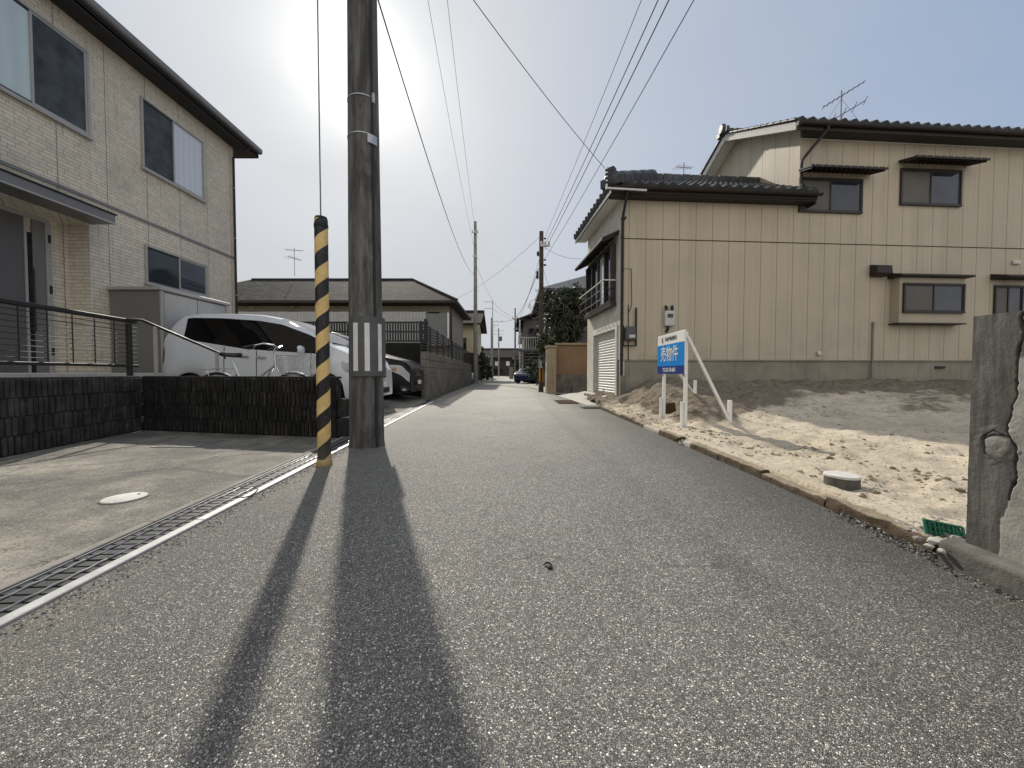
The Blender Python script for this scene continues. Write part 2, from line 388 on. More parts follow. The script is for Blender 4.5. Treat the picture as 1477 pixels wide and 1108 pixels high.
def kerb_mat():
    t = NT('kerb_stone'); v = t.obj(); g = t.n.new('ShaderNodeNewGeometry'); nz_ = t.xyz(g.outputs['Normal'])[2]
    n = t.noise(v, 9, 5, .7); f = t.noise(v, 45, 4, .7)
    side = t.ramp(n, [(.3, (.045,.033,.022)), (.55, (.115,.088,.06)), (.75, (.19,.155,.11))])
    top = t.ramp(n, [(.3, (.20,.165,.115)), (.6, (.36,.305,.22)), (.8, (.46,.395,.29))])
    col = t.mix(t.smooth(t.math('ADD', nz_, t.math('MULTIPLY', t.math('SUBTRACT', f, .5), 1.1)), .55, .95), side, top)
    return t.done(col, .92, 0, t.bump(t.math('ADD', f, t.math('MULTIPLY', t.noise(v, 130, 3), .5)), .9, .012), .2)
M['kerb'] = kerb_mat()
M['kerb_white'] = weathered('whitewashed_stone', (.40,.375,.325), .85, 0, .15, 9, 0, .25, .5, 60, .3, 0, .008)
M['pebble'] = island_mat('pebbles', [(0,(.035,.033,.03)),(.5,(.085,.08,.07)),(.82,(.18,.17,.145)),(1,(.48,.46,.41))])
M['grit'] = island_mat('road_grit', [(0,(.07,.067,.062)),(.5,(.17,.16,.14)),(.85,(.30,.28,.25)),(1,(.5,.48,.43))])
M['clod'] = island_mat('sand_clods', [(0,(.13,.10,.07)),(.4,(.26,.205,.14)),(.8,(.40,.33,.23)),(1,(.60,.54,.44))])
M['crumb'] = island_mat('rubble_crumbs', [(0,(.20,.18,.15)),(.5,(.40,.37,.32)),(1,(.65,.62,.56))])
M['foundation'] = weathered('foundation_render', (.30,.27,.215), .9, 0, .15, 2, .5, .3, .25, 50, .25, 0, .005)
M['panel_grey'] = weathered('grey_screen_panel', (.17,.178,.178), .5, 0, .06, 2, 0, .1, .05, 30, .4)
M['steel'] = weathered('galvanised_steel', (.45,.46,.47), .42, .75, .12, 12, 0, .15, .08, 80, .5)
M['rail_pale'] = weathered('drain_rail', (.50,.50,.49), .55, .3, .15, 9, 0, .35, .12, 80, .5)
M['grate'] = weathered('grating_bars', (.055,.056,.058), .6, .4, .25, 14, 0, .3, .1, 80, .5)
M['black_void'] = weathered('drain_bottom', (.012,.012,.012), .95, 0, .3, 5, 0, 0, .1)
M['white_paint'] = weathered('white_painted_wood', (.78,.77,.73), .6, 0, .06, 6, .12, .12, .12, 50, .35)
M['cream_stucco'] = weathered('cream_stucco', (.62,.585,.50), .9, 0, .1, 2.5, .3, .25, .35, 70, .2, 0, .004)
M['cream_trim'] = weathered('off_white_trim', (.66,.64,.58), .75, 0, .08, 3, .15, .15, .15, 40, .3)
M['alu_dark'] = weathered('dark_bronze_aluminium', (.032,.027,.024), .5, .1, .2, 6, 0, .1, .05, 60, .5)
M['alu_grey'] = weathered('grey_aluminium', (.42,.405,.38), .5, .1, .06, 6, 0, .1, .05, 60, .5)
M['alu_black'] = weathered('black_aluminium', (.018,.017,.017), .6, .0, .2, 6, 0, .15, .05, 60, .5)
M['fascia'] = weathered('brown_fascia', (.030,.021,.018), .6, 0, .25, 5, .3, .2, .15, 50, .4)
M['gutter_grey'] = weathered('grey_gutter', (.21,.20,.195), .45, .2, .1, 3, .1, .1, .05, 30, .45)
M['soffit_dark'] = weathered('dark_soffit', (.05,.047,.047), .8, 0, .12, 3, 0, .1, .05, 30, .3)
M['shed'] = weathered('shed_sheet_metal', (.21,.20,.185), .5, .1, .06, 2, .15, .1, .04, 20, .45)
M['shed_front'] = weathered('shed_door_sheet', (.46,.45,.43), .5, .1, .06, 2, .15, .1, .04, 20, .45)
M['door_grey'] = weathered('grey_door', (.135,.128,.122), .5, .1, .06, 2, 0, .1, .05, 20, .45)
M['glass'] = glass_mat('dark_glass'); M['glass_blue'] = glass_mat('sky_reflecting_glass', (.035,.042,.062), .04, .01)
M['screen'] = weathered('insect_screen', (.05,.056,.058), .5, 0, .7, 3.2, 0, .2, .1, 200, .4)
M['screen_grey'] = weathered('grey_screen_pane', (.105,.095,.082), .45, 0, .15, 2.2, 0, .15, .05, 100, .4)
M['curtain_cyan'] = curtain_mat('pale_curtain_behind_glass', (.58,.68,.68), 24)
M['curtain_white'] = curtain_mat('white_curtain_behind_glass', (.68,.70,.74), 40)
M['reflect_strip'] = weathered('white_reflector', (.74,.74,.73), .4, 0, .08, 7, .1, .12, .05, 40, .5)
M['sleeve'] = weathered('grey_plastic_sleeve', (.095,.097,.10), .5, 0, .15, 5, .1, .15, .1, 40, .4)
M['rubber'] = weathered('black_rubber', (.016,.016,.016), .7, 0, .3, 9, 0, .2, .1, 60, .4)
M['wire'] = weathered('cable_sheath', (.03,.03,.031), .6, 0, .1, 3, 0, 0, 0)
M['wire_pale'] = weathered('weathered_conductor', (.16,.16,.165), .5, .3, .1, 3, 0, 0, 0)
M['sign_blue'] = weathered('sign_blue', (.0,.215,.62), .5, 0, .05, 3, 0, 0, .02, 30, .15)
M['sign_navy'] = weathered('sign_navy', (.008,.035,.20), .35, 0, .05, 3, 0, 0, .02, 30, .5)
M['sign_white'] = weathered('sign_white', (.80,.79,.75), .4, 0, .04, 3, 0, 0, .02, 30, .5)
M['ink'] = weathered('sign_ink', (.03,.03,.035), .5, 0, .1, 3, 0, 0, 0)
M['paint_white'] = weathered('white_car_paint', (.70,.72,.745), .22, 0, .03, 1, 0, .05, 0, 30, .5, .7)
M['paint_black'] = weathered('black_car_paint', (.005,.005,.006), .4, 0, .1, 1, 0, 0, 0, 30, .25, 0)
M['paint_blue'] = weathered('navy_car_paint', (.015,.02,.06), .25, 0, .1, 1, 0, 0, 0, 30, .5, .8)
M['car_glass'] = glass_mat('car_glass', (.006,.006,.007), .03, .0)
M['windscreen'] = glass_mat('windscreen_glass', (.03,.034,.036), .03, .0)
M['chrome'] = weathered('chrome', (.75,.75,.76), .15, 1, .05, 9, 0, 0, 0)
M['lamp'] = glass_mat('headlamp_lens', (.38,.38,.37), .1, 0)
M['lamp_red'] = glass_mat('tail_lamp_lens', (.10,.055,.055), .1, 0)
M['lamp_amber'] = glass_mat('amber_lens', (.34,.18,.10), .1, 0)
M['alloy'] = weathered('wheel_alloy', (.42,.43,.44), .3, .8, .1, 9, 0, .1, 0)
M['plastic_dark'] = weathered('dark_plastic', (.02,.02,.021), .6, 0, .15, 9, 0, 0, .05, 60, .4)
M['bike_silver'] = weathered('bicycle_silver', (.6,.61,.62), .28, .7, .08, 9, 0, .1, 0)
M['leather'] = weathered('black_saddle', (.012,.011,.011), .35, 0, .1, 9, 0, 0, .1, 60, .5)
M['fence_grey'] = weathered('grey_fence_slats', (.06,.06,.06), .5, .2, .12, 5, .1, .1, .05, 40, .4)
M['soffit_white'] = weathered('white_soffit', (.82,.81,.77), .8, 0, .06, 2, .1, .1, .05, 40, .3)
M['bay'] = weathered('bay_window_panel', (.44,.385,.295), .6, 0, .05, 2, .15, .1, .05, 40, .35)
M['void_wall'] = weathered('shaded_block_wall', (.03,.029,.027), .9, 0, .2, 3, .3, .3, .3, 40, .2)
M['apartment'] = weathered('taupe_wall', (.38,.34,.28), .85, 0, .1, 2, .25, .2, .2, 40, .25)
M['apartment_panel'] = weathered('grey_parapet_panel', (.42,.42,.41), .7, .0, .08, 3, .3, .1, .1, 40, .35)
M['yellow_wall'] = weathered('pale_yellow_wall', (.60,.55,.37), .85, 0, .08, 2, .3, .2, .2, 40, .25)
M['brown_wall'] = weathered('brown_rendered_wall', (.30,.20,.125), .9, 0, .12, 2, .3, .2, .3, 60, .2)
M['tan_wall'] = weathered('tan_rendered_pillar', (.36,.29,.205), .9, 0, .15, 3, .35, .3, .3, 60, .2)
M['dark_house'] = weathered('dark_brown_cladding', (.05,.044,.04), .8, 0, .2, 2, .3, .2, .2, 40, .25)
M['grey_house'] = weathered('grey_cladding', (.16,.155,.15), .8, 0, .15, 2, .3, .2, .2, 40, .25)
M['green_plastic'] = weathered('green_plastic', (.012,.16,.085), .4, 0, .15, 20, 0, .1, .05, 60, .5)
M['rust'] = weathered('rusty_board', (.06,.035,.022), .9, 0, .4, 9, .3, .3, .4, 60, .2)
M['bark'] = weathered('bark', (.085,.072,.06), .95, 0, .4, 8, .3, .3, .7, 40, .15, 0, .02)
M['twig'] = weathered('bare_vine', (.20,.175,.145), .9, 0, .3, 8, 0, .2, .3, 60, .2)
M['leaf_dark'] = leaf_mat('dark_leaf', (.022,.032,.014), (.075,.095,.042))
M['leaf_mid'] = leaf_mat('mid_leaf', (.03,.045,.018), (.085,.11,.045))
M['weed'] = leaf_mat('weed_leaf', (.035,.06,.015), (.10,.14,.04))
M['meter_white'] = weathered('meter_case', (.55,.55,.53), .45, 0, .06, 6, .15, .1, .05, 40, .4)
M['antenna'] = weathered('antenna_alloy', (.30,.22,.23), .45, .5, .2, 9, 0, .1, 0)
# ------------------------------------------------------------------ setting: ground, road, driveway, parking, yard, sand
def sm(a, b, x):
    t = max(0, min(1, (x-a)/(b-a))); return t*t*(3-2*t)
def lerp_poly(pts, y):
    if y <= pts[0][0]: return pts[0][1]
    for (a, b), (c, d) in zip(pts, pts[1:]):
        if y <= c: return b + (d-b)*(y-a)/(c-a)
    return pts[-1][1]
mb = MB(); mb.add([(-500,-60,-.05),(500,-60,-.05),(500,900,-.05),(-500,900,-.05)], [(0,1,2,3)])
struct(mb.build('ground', M['soil']))
LEFT = [(-9,-.95),(0,-1.49),(10.5,-2.14),(14,-2.35),(28,-2.72),(54,-3.55),(90,-5.2)]
RIGHT = [(-9,1.72),(1.4,1.79),(2.6,1.83),(8.3,1.90),(10,1.80),(14,1.55),(20,1.38),(43,.60),(60,-.1),(90,-1.6)]
KERB = [(-9,1.72),(1.4,1.79),(2.6,1.83),(8.3,1.90)]
def strip(name, mat, fa, fb, ys, za, zb=None):
    m = MB(); zb = za if zb is None else zb
    vs = []; fs = []
    for y in ys: vs += [(fa(y), y, za), (fb(y), y, zb)]
    for i in range(len(ys)-1): fs.append((2*i, 2*i+1, 2*i+3, 2*i+2))
    m.add(vs, fs); return m.build(name, mat)
ys = [-9,-4,0,1.4,2.6,5,8.3,10,10.5,12,14,17,20,24,28,35,43,54,60,75,90]
struct(strip('road', M['asphalt'], lambda y: lerp_poly(LEFT,y), lambda y: lerp_poly(RIGHT,y), ys, 0))
# the cross street at the far end
mb = MB(); mb.add([(-60,88,-.004),(60,88,-.004),(60,96,-.004),(-60,96,-.004)], [(0,1,2,3)]); struct(mb.build('cross_road', M['asphalt']))
# concrete gutter strips along the far street
struct(strip('gutter_strip_path', M['concrete'], lambda y: lerp_poly(LEFT,y)-.02, lambda y: lerp_poly(LEFT,y)+.55, [10.55,12,14,17,20,24,28.5], .004))
struct(strip('far_pavement', M['concrete_pale'], lambda y: lerp_poly(RIGHT,y)-.25, lambda y: lerp_poly(RIGHT,y)+1.6, [14.2,17,20,24,28,35,43,50,56], .008))
struct(strip('far_pavement', M['concrete_pale'], lambda y: lerp_poly(LEFT,y)-1.5, lambda y: lerp_poly(LEFT,y)+.15, [33,36,40,46,52,58], .008))
# driveway slab between block wall and drain
mb = MB(); mb.add([(-7,-9,-.006),(-1.2,-9,-.006),(-1.77,0,-.006),(-2.05,4.62,-.006),(-5.3,5.3,-.006),(-6.2,2.8,-.006),(-6.4,0,-.006)], [(0,1,2,3,4,5,6)])
struct(mb.build('driveway', M['drive']))
# parking bays behind the low wall, rising a little from the drain
mb = MB()
def pz(x): return .10*sm(-2.3,-3.6,x)
def pk(a, b):
    yl = 5.40 if True else 0; xr = -1.77-.061*5; xq = -9.5+(xr+9.5)*a; yl = 5.40 if xq < -5.07 else 5.40-(xq+5.07)/3.01*.66; yl = max(4.74, yl); y = yl+(11.9-yl)*b; xr = -1.77-.061*y; x = -9.5+(xr+9.5)*a
    return (x, y, -.004+pz(x))
mb.grid(pk, 40, 6); struct(mb.build('parking_area', M['drive'], smooth=True))
# raised yard of the left house
mb = MB(); mb.prism([(-5.2,5.40,-.04),(-4.72,2.6,-.04),(-4.3,-9,-.04),(-20,-9,-.04),(-20,12.5,-.04),(-6.78,12.5,-.04),(-6.78,5.42,-.04)], (0,0,.72))
struct(mb.build('yard_ground', M['concrete_dark']))

# ---- the vacant lot
HA = Vector((2.57, 9.2, 0)); HANG = math.atan(.0724)
HU = Vector((math.cos(HANG), math.sin(HANG), 0)); HV = Vector((-math.sin(HANG), math.cos(HANG), 0))
def HW(s, d, z): return HA + HU*s + HV*d + Vector((0,0,z))
MOUNDS = [(2.72,5.5,.5,.24),(3.3,6.6,.7,.10),(2.75,7.6,.6,.12),(3.4,8.2,.9,.10),(5.2,6.9,1.0,.10),(7.2,6.2,1.2,.12),(4.2,4.6,.6,.05),(6.3,4.2,.9,.05),(9.5,6.5,1.5,.12)]
def damp_shade_at(x, y):
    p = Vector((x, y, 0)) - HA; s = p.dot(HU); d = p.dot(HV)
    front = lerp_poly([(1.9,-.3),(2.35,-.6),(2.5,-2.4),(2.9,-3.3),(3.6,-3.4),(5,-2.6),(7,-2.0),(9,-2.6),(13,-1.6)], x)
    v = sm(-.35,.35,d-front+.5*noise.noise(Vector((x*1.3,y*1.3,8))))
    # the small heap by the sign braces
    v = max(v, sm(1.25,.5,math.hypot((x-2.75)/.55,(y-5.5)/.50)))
    v = max(v, .42*sm(-4.6,-3.2,d)*(1+1.2*noise.noise(Vector((x*.8,y*1.6,4)))))  # browner colour painted over the rear sand where the house shades it
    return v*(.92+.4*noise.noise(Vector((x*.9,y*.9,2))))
def sand_z(x, y, detail=True):
    p = Vector((x, y, 0)) - HA
    s = p.dot(HU); d = p.dot(HV)
    z = .058 + .018*sm(.35,.10,x-lerp_poly(KERB,y)) + .50*sm(-4.6,-.5,d)*sm(-.25,.75,s) + .12*sm(-1.2,-.2,d)*(1-sm(-.1,.7,s))
    for mx, my, r, h in MOUNDS:
        q = ((x-mx)**2+(y-my)**2)/(r*r)
        if q < 4: z += h*math.exp(-q*1.6)
    e = x - lerp_poly(KERB, y)
    if detail:
        a = sm(.05,.5,e)
        dm = damp_shade_at(x, y)
        z += dm*(.075*noise.fractal(Vector((x*2.6,y*2.6,4.4)),1,2,4)+.03*abs(noise.noise(Vector((x*7,y*7,6.1)))))
        z -= .055*sm(.092,.070,e)
        z += a*.05*(noise.fractal(Vector((x*1.4,y*1.4,3.1)), 1.0, 2.0, 3))
        z += (.25+.75*a)*(.026*noise.fractal(Vector((x*5,y*5,9.7)), 1.0, 2.0, 4)+.011*noise.fractal(Vector((x*14,y*14,2.7)), 1.0, 2.0, 3))
        z -= a*.03*sm(.25,.6,noise.noise(Vector((x*2.9,y*3.7,7.5))))
        # trampled prints: small pits
        c = noise.cell(Vector((x*3.1,y*3.1,1.3)))
        z -= a*.018*max(0, noise.noise(Vector((x*6.3,y*6.3,5.5))))
        z += a*.05*sm(-4.5,-2,d)*noise.fractal(Vector((x*1.3+y*.8,y*4.4,2.2)),1,2,3)
    return z
mb = MB()
def sg(a, b):
    y = 1.05 + (10.6-1.05)*(b**1.35)
    x0 = lerp_poly(KERB, y) + .052
    x = x0 + (17-x0)*(a**1.6)
    return (x, y, sand_z(x, y))
mb.grid(sg, 330, 290)
so_ = struct(mb.build('sandy_ground', M['sand'], smooth='all'))
at_ = so_.data.color_attributes.new('damp_shade', 'FLOAT_COLOR', 'POINT')
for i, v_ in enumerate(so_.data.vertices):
    w_ = damp_shade_at(v_.co.x, v_.co.y); at_.data[i].color = (w_, w_, w_, 1)

# ---- kerb stones along the lot: separate stones
edge = [y for y in (1.02,1.62,2.22,2.82,3.42,3.98,4.26,4.86,5.46,6.06,6.66,7.26,7.86,8.3)]
for i, (y0, y1) in enumerate(zip(edge, edge[1:])):
    x0 = lerp_poly(KERB, y0); x1 = lerp_poly(KERB, y1)
    m = MB(); g = .006
    h = .054 + .012*math.sin(i*2.3)
    def ks(a, b):
        # cross-section outline (a) swept along the stone (b)
        prof = [(0,-.03),(.003,.02),(.006,h-.008),(.014,h),(.04,h+.002),(.07,h),(.085,h-.02),(.09,-.03)]
        k = min(6, int(a*7)); f = a*7-k
        px_ = prof[k][0]*(1-f)+prof[k+1][0]*f; pz_ = prof[k][1]*(1-f)+prof[k+1][1]*f
        y = y0+g+(y1-y0-2*g)*b
        n = .009*noise.fractal(Vector((px_*20+i*9, y*9, pz_*20)), 1, 2, 4)
        return (x0+(x1-x0)*b+px_+n, y, pz_+n)
    m.grid(ks, 14, 26, flip=True)
    for b in (0, 1):
        pts = [ks(k/14, b) for k in range(15)]
        m.add(pts, [tuple(range(14,-1,-1)) if b == 0 else tuple(range(15))])
    pale = i in (5, 7)
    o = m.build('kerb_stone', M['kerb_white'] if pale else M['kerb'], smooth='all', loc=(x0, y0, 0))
    lab = {5: 'short whitewashed kerb stone beside the near white sign stake', 7: 'pale dusty kerb stone just beyond the short whitewashed one'}.get(i,
        'weathered brown kerb stone edging the sandy lot beside the asphalt')
    tag(o, lab, 'kerb stone', 'kerb stones along the sandy lot')
# concrete apron rising to the garage shutter and the gutter slab by it
mb = MB(); a0, a1 = HW(-.02,-.1,0), HW(-.02,3.1,0)
mb.add([(1.84,8.9,.004),(a0.x,a0.y,.2),(a1.x,a1.y,.2),(1.56,13.2,.004)], [(0,1,2,3)])
mb.add([(1.84,8.9,.004),(1.84,8.9,-.05),(a0.x,a0.y,-.05),(a0.x,a0.y,.2)], [(0,1,2,3)])
struct(mb.build('garage_apron_path', M['concrete_pale']))
mb = MB(); mb.box(1.55,2.0,8.36,8.82,.004,.055); o = mb.build('gutter_slab', M['concrete'], bevel=.008, loc=(1.8,8.6,0)); tag(o, 'thin concrete slab bridging the gutter at the end of the kerb', 'slab')
mb = MB(); mb.box(1.93,2.5,8.62,8.86,.0,.17); mb.box(1.93,2.1,8.45,8.6,0,.09); o = mb.build('concrete_edging_block', M['concrete_dark'], bevel=.012, loc=(2.2,8.7,0)); tag(o, 'broken concrete edging block in front of the garage shutter', 'edging block')
# grating in front of the garage (dark bars seen at the road edge)
t = thing('gutter_grating', 'rusty iron gutter grating in the pavement before the garage', 'grating', (1.45,10.3,0))
mb = MB()
for k in range(9): mb.box(1.22+.05*k,1.245+.05*k,9.7,10.7,.006,.02)
mb.build('bearing_bars', M['rust'], t)
mb = MB(); mb.box(1.20,1.66,9.66,9.699,.006,.022); mb.box(1.20,1.66,10.701,10.74,.006,.022); mb.box(1.18,1.2,9.66,10.74,.006,.022); mb.box(1.66,1.68,9.66,10.74,.006,.022); mb.build('frame', M['rust'], t)

# ------------------------------------------------------------------ drain with galvanised grating panels
def dx(y): return -1.49-.061*y
ddir = Vector((-.061,1,0)).normalized(); dside = Vector((-ddir.y, ddir.x, 0))     # dside points left (towards the house)
def DP(s, l, z): return Vector((dx(0),0,0)) + ddir*s + dside*l + Vector((0,0,z))
t = thing('drain_channel', 'long concrete drain channel with pale steel rails between road and driveway', 'drain channel', DP(5,.14,0))
mb = MB(); mb.add([DP(-2,.02,-.09),DP(10.6,.02,-.09),DP(10.6,.27,-.09),DP(-2,.27,-.09)], [(0,1,2,3)])
mb.add([DP(-2,.05,-.09),DP(-2,.05,.0),DP(10.6,.05,0),DP(10.6,.05,-.09)], [(0,1,2,3)]); mb.add([DP(-2,.235,-.09),DP(-2,.235,0),DP(10.6,.235,0),DP(10.6,.235,-.09)], [(3,2,1,0)])
mb.build('trough', M['black_void'], t)
for l0, l1, z, mt in ((0,.046,.012,'rail_pale'),(.246,.29,.010,'concrete')):
    s = -2.0
    mb = MB()
    while s < 10.5:
        e = min(s+1.996, 10.6); c = DP((s+e)/2,(l0+l1)/2,(z-.04)/2)
        mb.obox(c, ddir*((e-s)/2), dside*((l1-l0)/2), Vector((0,0,(z+.04)/2))); s += 2.0
    mb.build('edge_rail', M[mt], t, bevel=.003)
gp = None
for i in range(11):
    s0 = -.4+i*1.0
    if i == 0:
        gp = thing('drain_grate_panel', None, 'drain grate', DP(s0,.147,0), 'galvanised grate panels in the roadside drain')
        mb = MB()
        for k in range(20):
            c = DP(s0+.025+k*.0497,.147,-.013); mb.obox(c, ddir*.019, dside*.085, Vector((0,0,.011)))
        mb.build('bearing_bars', M['grate'], gp)
        for l in (.105,.19):
            pts = []; mb = MB()
            for k in range(81):
                a = k*.9; pts.append(DP(s0+.006+k*.01234, l+.0018*math.cos(a), .002+.0018*math.sin(a)))
            mb.tube(pts, .0042, 5); mb.build('twisted_rod', M['steel'], gp)
        for l in (.058,.236):
            mb = MB(); mb.obox(DP(s0+.498,l,-.010), ddir*.496, dside*.003, Vector((0,0,.014))); mb.build('side_bar', M['steel'], gp)
        o = gp
    else:
        o = copy_tree(gp); o.location = DP(s0,.147,0)
    o['label'] = 'galvanised drain grate panel with two twisted rods, lying beside the driveway'
GRATES = [o for o in bpy.data.objects if o.name.startswith('drain_grate_panel')]
for i, o in enumerate(GRATES):
    if i >= 5: o['label'] = 'galvanised drain grate panel before the parked cars, beyond the utility pole'
# flat strip of gravelly crumbs beside the rail
random.seed(3)
mb = MB()
def pebble(mb, c, r):
    c = Vector(c); ax = Vector((random.uniform(.7,1.3),random.uniform(.7,1.3),random.uniform(.5,.9)))*r
    ico = [(0,0,1),(.894,0,.447),(.276,.85,.447),(-.724,.526,.447),(-.724,-.526,.447),(.276,-.85,.447),(.724,.526,-.447),(-.276,.85,-.447),(-.894,0,-.447),(-.276,-.85,-.447),(.724,-.526,-.447),(0,0,-1)]
    fs = [(0,1,2),(0,2,3),(0,3,4),(0,4,5),(0,5,1),(1,6,2),(2,7,3),(3,8,4),(4,9,5),(5,10,1),(6,7,2),(7,8,3),(8,9,4),(9,10,5),(10,6,1),(11,7,6),(11,8,7),(11,9,8),(11,10,9),(11,6,10)]
    a = random.uniform(0,6.28); ca, sa = math.cos(a), math.sin(a)
    vs = []
    for p in ico:
        q = [p[k]*ax[k]*random.uniform(.8,1.2) for k in range(3)]
        vs.append(c+Vector((q[0]*ca-q[1]*sa, q[0]*sa+q[1]*ca, q[2])))
    mb.add(vs, fs)
for k in range(1500):
    s = random.uniform(.4,5.2); l = -abs(random.gauss(0,.055))-.006
    p = DP(s, l, .001); pebble(mb, p, random.uniform(.002,.0052))
tag(mb.build('roadside_gravel', M['grit']), 'loose gravel crumbs along the steel drain rail', 'gravel', kind='stuff')
mb = MB()
for k in range(1900):
    y = random.uniform(.9,2.3)**1.0; x = lerp_poly(KERB,y)-abs(random.gauss(0,.035))+.01
    if random.random() < sm(2.3,1.3,y): pebble(mb, (x, y, .002+max(0,(x-lerp_poly(KERB,y)+.03))*.3), random.uniform(.003,.0075))
tag(mb.build('kerbside_gravel', M['pebble']), 'dark and pale pebbles at the foot of the kerb', 'gravel', kind='stuff')
mb = MB()
for k in range(3000):
    y = 1.5+6.5*random.random()**1.5; x = lerp_poly(KERB,y)+.10+abs(random.gauss(0,1.2))
    if noise.noise(Vector((x*2.2,y*2.2,3.3)))+random.uniform(-.25,.25) < -.02: continue
    pebble(mb, (x, y, sand_z(x,y)+.001), random.choice((.003,.004,.005,.006,.008,.010,.015,.022)))
tag(mb.build('sand_lumps', M['clod']), 'clods and pebbles scattered over the sand', 'gravel', kind='stuff')

# ------------------------------------------------------------------ covers and small things on the ground
c = atZ(180,718,0); t = thing('manhole_cover', 'round pale concrete cover set in the stained driveway', 'manhole cover', (c.x,c.y,0))
mb = MB(); mb.lathe([(.106,-.03),(.106,.0025),(.103,.004),(0.001,.0042)], c, 40, cap=False); mb.build('cover', weathered('pale_cover', (.66,.64,.58), .85, 0, .14, 22, 0, .3, .4, 120, .25, 0, .004), t, smooth=True)
mb = MB(); mb.lathe([(.113,-.03),(.113,.001),(.108,.002),(.108,-.03)], c, 40, cap=False); mb.build('ring', M['concrete'], t, smooth=True)
mb = MB(); mb.lathe([(.009,.0043),(.009,.006),(.003,.006)], c+Vector((.03,.06,0)), 10); mb.build('lifting_hole', M['black_void'], t)
c = atZ(272,640,0); t = thing('inspection_plate', 'square greenish steel plate flush with the driveway near the dark wall', 'cover plate', (c.x,c.y,0))
mb = MB(); mb.box(c.x-.21,c.x+.21,c.y-.17,c.y+.17,-.02,.006); mb.build('plate', M['concrete_dark'], t, bevel=.003)
mb = MB()
for (a,b,e,f) in ((-.235,.235,.175,.2),(-.235,.235,-.2,-.175),(-.235,-.213,-.175,.175),(.213,.235,-.175,.175)): mb.box(c.x+a,c.x+b,c.y+e,c.y+f,-.02,.003)
mb.build('frame', M['steel'], t)
# drain cap standing out of the sand
c = Vector((2.09, 2.42, .055)); t = thing('drain_pit', 'round concrete pit cap standing proud of the sand', 'drain cap', c)
mb = MB(); mb.lathe([(.090,-.06),(.090,.063),(.088,.0685)], c, 40); mb.build('collar', weathered('pit_collar', (.115,.108,.095), .9, 0, .25, 12, .4, .4, .4, 80, .2, 0, .004), t, smooth=True)
mb = MB(); mb.lathe([(.092,.069),(.093,.080),(.090,.084),(.001,.0855)], c, 40, cap=False); mb.build('lid', weathered('pit_lid', (.62,.60,.55), .85, 0, .12, 16, 0, .2, .3, 90, .25, 0, .003), t, smooth=True)
# rubble by the wall end
random.seed(11)
LAB = ['large pale broken concrete lump beside the green plastic scrap', 'flat grey rubble piece against the wall footing', 'small white rubble piece nearest the kerb', 'brownish rubble piece behind the pale lump',
       'grey angular rubble piece left of the pale lump', 'small grey rubble piece on the far side of the heap', 'thin pale rubble flake lying between the lump and the kerb']
for i, (px, py, r) in enumerate(((1352,778,.034),(1385,792,.026),(1358,792,.018),(1335,768,.02),(1325,775,.022),(1312,762,.016),(1340,785,.015))):
    p = atZ(px, py, .07); m = MB(); random.seed(40+i)
    pebble(m, (p.x,p.y,.062), r); o = m.build('rubble_piece', M['concrete_pale'] if i in (0,2,6) else M['concrete'], bevel=.002, loc=(p.x,p.y,.06))
    tag(o, LAB[i], 'rubble', 'rubble beside the wall end')
mb = MB(); random.seed(77)
for k in range(620):
    px, py = random.gauss(1338,26), random.gauss(775,13); p = atZ(px, py, .062)
    if p.x > lerp_poly(KERB,p.y)+.02 and p.y > 1.57: pebble(mb, (p.x,p.y,max(.062,sand_z(p.x,p.y))), random.choice((.003,.004,.005,.007,.009,.012)))
tag(mb.build('rubble_crumbs', M['crumb']), 'pale mortar crumbs heaped beside the wall end', 'rubble', kind='stuff')
# green plastic mesh scrap
p = atZ(1362,772,.07); t = thing('plastic_basket_scrap', 'crumpled green plastic basket scrap among rubble by the wall', 'plastic scrap', (p.x,p.y,.06))
ax = Vector((.05,-.028,-.006)); ay = Vector((.012,.018,.03)); c0 = Vector((p.x,p.y,.085))
mb = MB()
for k in range(9): mb.bar(c0+ax*(-1+k*.25)-ay, c0+ax*(-1+k*.25)+ay+Vector((0,.004*math.sin(k*2),0)), .005, .004)
for k in range(4): mb.bar(c0-ax+ay*(-1+k*.667), c0+ax+ay*(-1+k*.667), .006, .004)
mb.build('mesh_side', M['green_plastic'], t)
mb = MB(); nn_ = ax.cross(ay).normalized()
mb.grid(lambda a,b: c0+ax*(2*a-1)*.98+ay*(2*b-1)*.98+nn_*(-.007+.006*math.sin(a*7+b*3)), 14, 6); mb.build('crumpled_sheet', weathered('green_film', (.008,.085,.05), .45, 0, .3, 40, 0, .2, .1, 60, .5), t, smooth='all')
mb = MB()
for sg_ in (-1,1): mb.bar(c0-ax*1.05+ay*sg_, c0+ax*1.05+ay*sg_, .010, .008)
for sg_ in (-1,1): mb.bar(c0+ax*1.05*sg_-ay, c0+ax*1.05*sg_+ay, .010, .008)
mb.build('rim', M['green_plastic'], t, bevel=.002)
# black scrap lying on the lane
p = atZ(791,819,0); mb = MB()
mb.tube([(p.x-.018,p.y+.012,.006),(p.x-.008,p.y+.022,.010),(p.x+.008,p.y+.022,.009),(p.x+.012,p.y+.010,.007),(p.x+.004,p.y+.002,.007)], [.003,.004,.004,.004,.003], 6)
pebble(mb, (p.x+.006,p.y-.006,.006), .012)
tag(mb.build('black_scrap', M['rubber'], loc=(p.x,p.y,0)), 'curled black scrap lying alone on the asphalt', 'scrap')
# cable end at the drain
mb = MB(); q = [atZ(a,b,.012) for a, b in ((343,717),(352,718),(360,716),(368,711),(372,706))]
mb.tube(q, .005, 6); tag(mb.build('cable_scrap', M['rubber'], loc=q[0]), 'short black cable end lying beside the drain rail', 'cable')
